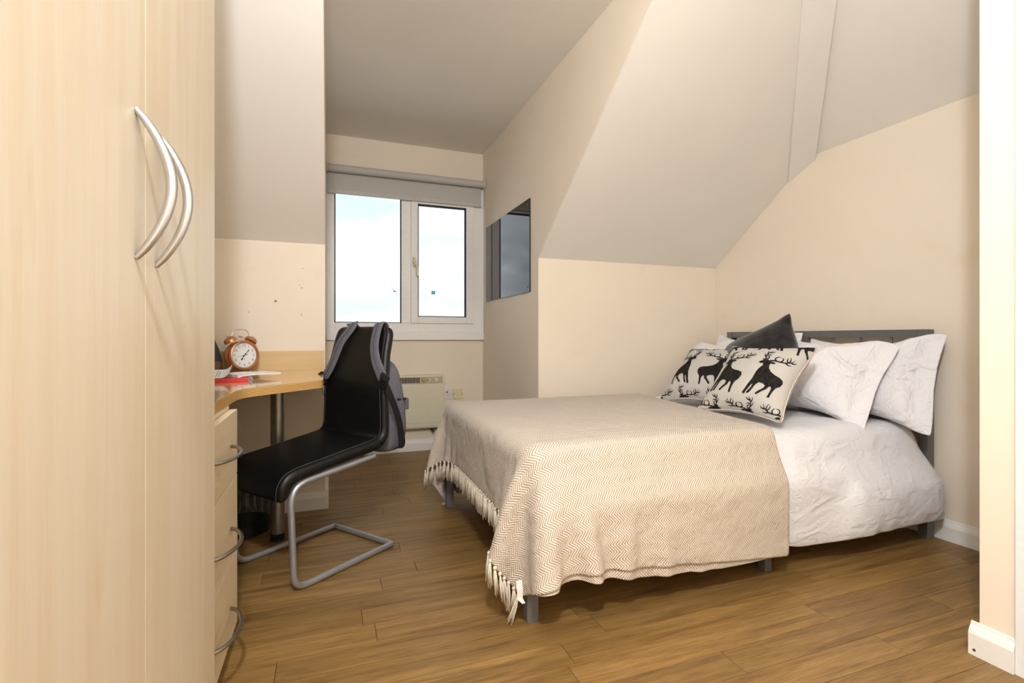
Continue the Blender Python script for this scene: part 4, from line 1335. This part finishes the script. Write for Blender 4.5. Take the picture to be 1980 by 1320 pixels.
# throw
TH_FOOT, TH_NEAR, TH_FAR = 0.245, 0.440, 0.50
def throw_rest(u, v):
    xs0 = 0.60 - TH_FOOT + u * 1.31
    near = np.interp(xs0, [0.355, 0.60, 1.00, 1.745], [0.250, 0.318, 0.380, TH_NEAR])
    far = np.interp(xs0, [0.355, 0.60, 1.745], [0.36, 0.44, TH_FAR])
    y_ = 1.455 - near + v * (1.25 + near + far)
    xe = 1.645 + 0.175 * np.clip(y_ - 1.47, 0, 1.3)
    x_ = 0.60 - TH_FOOT + u * (xe - 0.60 + TH_FOOT)
    return np.stack([x_, y_, np.full_like(x_, 0.62)], -1)
TW, TR = drape(52, 84, throw_rest, [((0.592, 1.452, 0.22), (2.62, 2.715, 0.578), 0.055), ((0.600, 1.392, 0.02), (2.62, 2.72, 0.44), 0.07)], 190, 0.003, 1, dict(ymax=2.86), iters=7)
nvt, nut, _ = TW.shape
throw = bpy.data.objects.new('throw', None)
COL.objects.link(throw)
throw.location = (1.15, 2.09, 0.58)
tag(throw, 'beige herringbone throw with tassels spread over the foot of the bed', 'blanket')
TO = Vector(throw.location)
def cloth_obj(name, G, uv, mat, parent, th):
    nv, nu, _ = G.shape
    me = bpy.data.meshes.new(name)
    me.from_pydata([tuple(Vector(p) - TO) for p in G.reshape(-1, 3).tolist()], [], grid_faces(nu, nv))
    ul = me.uv_layers.new(name='UVMap')
    uvf = uv.reshape(-1, 2)
    for lpx in me.loops:
        ul.data[lpx.index].uv = uvf[lpx.vertex_index]
    me.shade_smooth()
    me.materials.append(M[mat])
    o = bpy.data.objects.new(name, me)
    COL.objects.link(o)
    o.parent = parent
    s = o.modifiers.new('smooth', 'SUBSURF'); s.levels = 2; s.render_levels = 2
    s = o.modifiers.new('thick', 'SOLIDIFY'); s.thickness = th; s.offset = 0
    return o
UVT = np.stack([TR[..., 0], TR[..., 1]], -1)
cl = cloth_obj('woven_cloth', TW, UVT, 'throw', throw, 0.003)
# under layer: the doubled edge that shows below the near hem
du_ = np.gradient(TW, axis=1); dv_ = np.gradient(TW, axis=0)
NT = np.cross(du_, dv_); NT /= np.linalg.norm(NT, axis=2, keepdims=True) + 1e-9
rows_ = 9
UL = TW[:rows_] - NT[:rows_] * 0.007
down = TW[0] - TW[2]
down /= np.linalg.norm(down, axis=1, keepdims=True)
xs_ = np.linspace(0, 1, nut)
prof = 0.034 * np.sin(np.clip((xs_ - 0.10) / 0.84, 0, 1) * math.pi) ** 0.7
ext = [UL[0] + down * (prof * t)[:, None] for t in (1.0, 0.5)]
UL = np.concatenate([np.array(ext), UL], 0)
UVU = np.concatenate([np.stack([TR[0, :, 0], TR[0, :, 1] - 0.034], -1)[None], np.stack([TR[0, :, 0], TR[0, :, 1] - 0.017], -1)[None], UVT[:rows_]], 0) + np.array([0.005, 0.02])
cols = slice(5, nut - 2)
cloth_obj('under_layer', UL[:, cols], UVU[:, cols], 'throw', throw, 0.003)

# tassels along the foot hem: knot and hanging strands, shared meshes
def tassel_mesh(seed):
    rg = random.Random(seed)
    mb = MB()
    mb.lathe([(0.001, 0.004), (0.0052, 0.001), (0.0062, -0.003), (0.0050, -0.008), (0.003, -0.010)], 8, caps=False)
    for k in range(22):
        a_ = rg.uniform(0, 2 * math.pi)
        r0 = rg.uniform(0.0005, 0.0032)
        r1 = r0 + rg.uniform(0.001, 0.007)
        L = rg.uniform(0.072, 0.096)
        c, s = math.cos(a_), math.sin(a_)
        b_ = a_ + rg.uniform(-.8, .8)
        mb.tube([(r0 * c, r0 * s, -0.006), ((r0 + r1) * .6 * c + rg.uniform(-.002, .002), (r0 + r1) * .6 * s + rg.uniform(-.002, .002), -L * .5), (r1 * math.cos(b_) + rg.uniform(-.002, .002), r1 * math.sin(b_), -L)], 0.0013, 4)
    me = bpy.data.meshes.new('tassel')
    me.from_pydata([tuple(p) for p in mb.v], [], mb.f)
    me.shade_smooth()
    me.materials.append(M['tassel'])
    return me
tm = [tassel_mesh(s) for s in range(5)]
hem = TW[:, 0]
seglen = np.linalg.norm(np.diff(hem, axis=0), axis=1)
cum = np.concatenate([[0], np.cumsum(seglen)])
nt = int(cum[-1] / 0.031)
for k in range(nt):
    s = 0.008 + k * 0.027
    p = np.array([np.interp(s, cum, hem[:, c]) for c in range(3)])
    o = bpy.data.objects.new('tassel', tm[k % 5])
    COL.objects.link(o)
    o.parent = throw
    o.location = Vector(p) - TO
    rx, ry = random.uniform(-.12, .12), random.uniform(-.10, .10)
    if p[2] < 0.095:
        ry += math.acos(max(0.08, min(1, (p[2] - 0.006) / 0.098)))
    o.rotation_euler = (rx, ry, random.uniform(0, 6.28) if p[2] > 0.095 else 0)
# care label at the near corner
lb_p = Vector((0.566, 1.455, 0.150))
MB(TO).ribbon([lb_p + Vector((0.0, 0.004, 0.012)), lb_p + Vector((0.001, -0.004, -0.014)), lb_p + Vector((-0.001, -0.006, -0.040)), lb_p + Vector((0.010, -0.012, -0.055))], [(1, 0, 0)] * 4, [0.020, 0.020, 0.020, 0.010], 0.0008, [(0, -1, 0)] * 4).build('care_label', 'label', throw)

# ------------------------------------------------------------------ pillows and cushions
def inflate(w, h, nu, nv, pr_, steps, flap=0, seed=5):
    U, W = np.meshgrid(np.linspace(-.5, .5, nu), np.linspace(-.5, .5, nv))
    R = np.stack([U * w, W * h, 0 * U], -1)
    rg = np.random.default_rng(seed)
    P = R.copy()
    P[1:-1, 1:-1, 2] += 0.01 + 0.004 * rg.standard_normal(U[1:-1, 1:-1].shape)
    ed = np.ones((nv, nu), bool)
    ed[1:-1, 1:-1] = False
    def col(Q, P0):
        Q[ed, 2] = 0
        if flap:
            for c in range(flap):
                Q[:, nu - 1 - c, 2] = np.minimum(Q[:, nu - 1 - c, 2], 0.002 + 0.0012 * c * c)
        Q[..., 2] = np.maximum(Q[..., 2], 0)
        return Q
    def force(P):
        n = np.cross(np.gradient(P, axis=1), np.gradient(P, axis=0))
        return n / (np.linalg.norm(n, axis=2, keepdims=True) + 1e-9) * pr_
    return relax(P, col, force, steps, iters=6, damp=0.9, rest=R, bend=0.05)

def cushion_mesh(G, warp):
    """closed mesh from the upper sheet G and its mirror image, every vertex passed through warp"""
    nv, nu, _ = G.shape
    vs, idx = [], {}
    for s in (1, -1):
        for j in range(nv):
            for i in range(nu):
                ed = i in (0, nu - 1) or j in (0, nv - 1)
                if s == -1 and ed:
                    idx[s, i, j] = idx[1, i, j]
                    continue
                idx[s, i, j] = len(vs)
                p = G[j, i]
                vs.append(warp(Vector((p[0], p[1], p[2] * s + (0.0 if ed else 0.0)))))
    fs = []
    for s in (1, -1):
        for j in range(nv - 1):
            for i in range(nu - 1):
                q = [idx[s, i, j], idx[s, i + 1, j], idx[s, i + 1, j + 1], idx[s, i, j + 1]]
                fs.append(q if s == 1 else q[::-1])
    return vs, fs

PG = inflate(0.70, 0.48, 40, 28, 0.0011, 110, flap=5)
CG = inflate(0.44, 0.44, 30, 30, 0.0011, 110, seed=8)

def frame_from(origin, yaw, tilt, roll=0.0):
    """local x = width, y = up the face, z = out of the face"""
    r = Vector((math.cos(yaw), math.sin(yaw), 0))
    back = Vector((-math.sin(yaw), math.cos(yaw), 0))
    up = back * math.cos(tilt) + Vector((0, 0, 1)) * math.sin(tilt)
    r2 = r * math.cos(roll) + up * math.sin(roll)
    u2 = up * math.cos(roll) - r * math.sin(roll)
    n = r2.cross(u2)
    m = Matrix((r2, u2, n)).transposed().to_4x4()
    m.translation = Vector(origin)
    return m

def make_pillow(label, centre, yaw, tilt, roll, seed, thick=1.0, droop=0.0, slump=0.05, sx=1.0):
    def warp(p):
        q = Vector((p.x * sx, p.y, p.z * thick))
        q.z += 0.012 * noise.noise((p.x * 5 + seed * 7, p.y * 5, seed))
        q.x += 0.010 * noise.noise((p.x * 4, p.y * 4 + seed * 3, seed + 2))
        q.y += 0.012 * noise.noise((p.x * 4 + 5, p.y * 4 - seed, seed + 4))
        for sc2, am in ((5.5, 0.012), (10.0, 0.007)):
            rn = abs(noise.noise((p.x * sc2 + seed * 5, p.y * sc2 * 0.8 - seed, seed * 1.3)))
            q.z += am * max(0.0, 1 - rn / 0.16) * (1 if p.z >= 0 else -1) * min(1.0, abs(p.z) / 0.03)
        q.z += slump * ((p.x / 0.35) ** 2) * -0.35          # the ends fall back a little
        e = max(0.0, (p.x - 0.20) / 0.15)
        q.y -= droop * e * e                                 # open end of the case hangs down
        q.y -= 0.05 * (1 - (p.x / 0.35) ** 2) * max(0, p.y / 0.24) * slump * 4
        return q
    vs, fs = cushion_mesh(PG, warp)
    o = MB().add(vs, fs).build('pillow', 'pillow', None, True, 0, sub=1)
    o.matrix_world = frame_from(centre, yaw, tilt, roll)
    tag(o, label, 'pillow', 'white pillows at the headboard')
    return o
YAWP = -math.pi / 2
make_pillow('white pillow nearest the wall end, leaning on the headboard post', (2.500, 1.70, 0.730), YAWP, math.radians(72), math.radians(2), 1.0, 0.80, 0.02)
make_pillow('white pillow just right of the stag cushions, in front of another pillow', (2.335, 1.825, 0.738), YAWP + 0.05, math.radians(60), math.radians(-3), 2.0, 0.92, 0.05, sx=0.98)
make_pillow('white pillow in the far corner leaning on the headboard', (2.515, 2.43, 0.745), YAWP, math.radians(72), math.radians(0), 3.0, 0.78, 0.0)
make_pillow('white pillow behind the left stag cushion', (2.36, 2.50, 0.725), YAWP - 0.05, math.radians(60), math.radians(2), 4.0, 0.85, 0.0)

# stag print as thin pieces laid on the cushion face
STAG_BODY = [(0.15, 0.615), (0.19, 0.600), (0.245, 0.605), (0.255, 0.56), (0.225, 0.50), (0.20, 0.43), (0.195, 0.36), (0.185, 0.28), (0.15, 0.19), (0.12, 0.10), (0.085, 0.03), (0.10, 0.0), (0.135, 0.01),
             (0.15, 0.06), (0.185, 0.12), (0.215, 0.18), (0.235, 0.19), (0.22, 0.13), (0.185, 0.07), (0.16, 0.03), (0.175, 0.015), (0.21, 0.03), (0.25, 0.10), (0.285, 0.19), (0.33, 0.235), (0.41, 0.225), (0.455, 0.195), (0.44, 0.15),
             (0.37, 0.09), (0.33, 0.045), (0.34, 0.02), (0.37, 0.03), (0.43, 0.09), (0.50, 0.14), (0.52, 0.19), (0.555, 0.20), (0.575, 0.15), (0.565, 0.07), (0.555, 0.0), (0.60, 0.0), (0.605, 0.06), (0.625, 0.14), (0.65, 0.20), (0.71, 0.25), (0.735, 0.32), (0.715, 0.375), (0.64, 0.405), (0.54, 0.425), (0.45, 0.465),
             (0.39, 0.52), (0.365, 0.585), (0.37, 0.625), (0.42, 0.625), (0.455, 0.645), (0.41, 0.665), (0.35, 0.668), (0.30, 0.695), (0.25, 0.690), (0.205, 0.715), (0.185, 0.700), (0.215, 0.670), (0.17, 0.645)]
STAG_ANT = [[(0.26, 0.69), (0.225, 0.745), (0.215, 0.81), (0.235, 0.88), (0.275, 0.93)], [(0.225, 0.755), (0.185, 0.79), (0.165, 0.845)], [(0.217, 0.80), (0.265, 0.815), (0.30, 0.80)], [(0.220, 0.84), (0.195, 0.88), (0.195, 0.925)], [(0.232, 0.87), (0.29, 0.885), (0.325, 0.915)], [(0.27, 0.70), (0.285, 0.745), (0.265, 0.775), (0.24, 0.77)],
            [(0.33, 0.685), (0.42, 0.700), (0.53, 0.705), (0.63, 0.735), (0.70, 0.785), (0.735, 0.85)], [(0.43, 0.70), (0.40, 0.745), (0.425, 0.79), (0.475, 0.80)], [(0.52, 0.705), (0.54, 0.765), (0.505, 0.80)], [(0.60, 0.725), (0.655, 0.70), (0.72, 0.715)], [(0.655, 0.75), (0.66, 0.81), (0.635, 0.86)], [(0.685, 0.77), (0.75, 0.775), (0.785, 0.81)], [(0.64, 0.74), (0.60, 0.79), (0.605, 0.835)]]

def flat_stag(mirror):
    """triangles of one stag in unit coordinates"""
    tris = []
    poly_ = [Vector((x, y, 0)) for x, y in STAG_BODY]
    for t in geometry.tessellate_polygon([poly_]):
        tris.append([poly_[i] for i in t])
    for pl_ in STAG_ANT:
        P = smooth_path([(x, y, 0) for x, y in pl_], 4)
        n = len(P)
        L, R_ = [], []
        for i, p in enumerate(P):
            t = (P[min(n - 1, i + 1)] - P[max(0, i - 1)]).normalized()
            w = 0.0125 * (1 - 0.72 * i / (n - 1)) + 0.002
            L.append(p + Vector((-t.y, t.x, 0)) * w)
            R_.append(p - Vector((-t.y, t.x, 0)) * w)
        for i in range(n - 1):
            tris.append([L[i], R_[i], R_[i + 1]])
            tris.append([L[i], R_[i + 1], L[i + 1]])
    if mirror:
        tris = [[Vector((0.9 - p.x, p.y, 0)) for p in t][::-1] for t in tris]
    out = []
    stack = tris
    while stack:
        t = stack.pop()
        e = [(t[1] - t[0]).length, (t[2] - t[1]).length, (t[0] - t[2]).length]
        k = e.index(max(e))
        if e[k] > 0.05:
            m = (t[k] + t[(k + 1) % 3]) / 2
            stack.append([t[k], m, t[(k + 2) % 3]])
            stack.append([m, t[(k + 1) % 3], t[(k + 2) % 3]])
        else:
            out.append(t)
    return out
STAGS = {False: flat_stag(False), True: flat_stag(True)}

def deer_cushion(label, org, yaw, tilt, roll, size, du_off, dv_off, seed, mir):
    k = size / 0.42
    def warp(p):
        q = Vector((p.x * k * (1 + 0.05 * (1 - (p.y / 0.21) ** 2)), p.y * k * (1 + 0.05 * (1 - (p.x / 0.21) ** 2)), p.z * k * 0.78))
        q.z += 0.006 * noise.noise((p.x * 7 + seed, p.y * 7, seed))
        return q
    G = CG.copy()
    nv, nu, _ = G.shape
    vs, fs = cushion_mesh(G, warp)
    root = thing('stag_cushion', label, 'cushion', (0, 0, 0), 0, 'stag print cushions on the bed')
    fr = frame_from(org, yaw, tilt, roll) @ Matrix.Translation((0, size * 0.49, 0.0))
    root.matrix_world = fr
    MB().add(vs, fs).build('cover', 'linen', root, True, 0, sub=1)
    # piped edge
    rim_ = [(0, i) for i in range(nu)] + [(j, nu - 1) for j in range(1, nv)] + [(nv - 1, i) for i in range(nu - 2, -1, -1)] + [(j, 0) for j in range(nv - 2, 0, -1)]
    MB().tube([warp(Vector(G[j, i])) for j, i in rim_], 0.0022, 6, closed=True).build('edge_seam', 'linenback', root, True)
    SUR = np.array([[tuple(warp(Vector(G[j, i]))) for i in range(nu)] for j in range(nv)])
    NN = np.cross(np.gradient(SUR, axis=1), np.gradient(SUR, axis=0))
    NN /= np.linalg.norm(NN, axis=2, keepdims=True) + 1e-9
    def samp(A, u, v):
        x, y_ = u * (nu - 1), v * (nv - 1)
        i, j = min(int(x), nu - 2), min(int(y_), nv - 2)
        a_, b_ = x - i, y_ - j
        return A[j, i] * (1 - a_) * (1 - b_) + A[j, i + 1] * a_ * (1 - b_) + A[j + 1, i] * (1 - a_) * b_ + A[j + 1, i + 1] * a_ * b_
    for r_ in range(-1, 3):
        for c_ in range(-1, 4):
            S = 0.58
            u0, v0 = du_off + c_ * 0.385 + (0.19 if r_ % 2 else 0), dv_off + r_ * 0.56
            mb = MB()
            for t in STAGS[(r_ + mir) % 2 == 0]:
                q = [(u0 + p.x * S * 0.86, v0 + p.y * S) for p in t]
                if all(0.015 < a_ < 0.985 and 0.015 < b_ < 0.985 for a_, b_ in q):
                    mb.add([Vector(samp(SUR, a_, b_)) + Vector(samp(NN, a_, b_)) * 0.0016 for a_, b_ in q], [(0, 1, 2)])
            if len(mb.v) > 60:
                mb.build('stag_print', 'stagprint', root, True, 0)['label'] = 'black stag print'
    return root
deer_cushion('stag print cushion lying in front, nearest the edge of the bed', (1.765, 1.776, 0.575), -1.388, 0.819, 0.0, 0.425, 0.13, 0.22, 1.0, 1)
deer_cushion('stag print cushion partly behind the other, on the wall side', (1.885, 2.215, 0.575), -1.33, 0.75, 0.03, 0.425, 0.04, 0.22, 5.0, 0)

# charcoal cushion standing on its corner
def vel_warp(p):
    bx, by = 1 - (p.x / 0.21) ** 2, 1 - (p.y / 0.21) ** 2
    q = Vector((p.x * 0.92 * (1 + 0.20 * by), p.y * 0.92 * (1 + 0.20 * bx), p.z * 1.0))
    q.z += 0.01 * noise.noise((p.x * 6, p.y * 6, 9))
    ear = max(0, (p.x + p.y) / 0.42 - 0.82)
    q += Vector((0.10, 0.10, 0)) * ear
    tuck = max(0, (p.x - p.y) / 0.42 - 0.30)          # lower right corner is squashed behind the stag cushion
    q += Vector((-0.13, 0.05, -0.05)) * tuck
    return q
vs, fs = cushion_mesh(CG, vel_warp)
vc = MB().add(vs, fs).build('velvet_cushion', 'velvet', None, True, 0, sub=1)
vc.matrix_world = frame_from((2.17, 1.995, 0.790), YAWP + 0.12, math.radians(74), math.radians(26))
tag(vc, 'charcoal velvet cushion standing tilted behind the stag cushions', 'cushion')
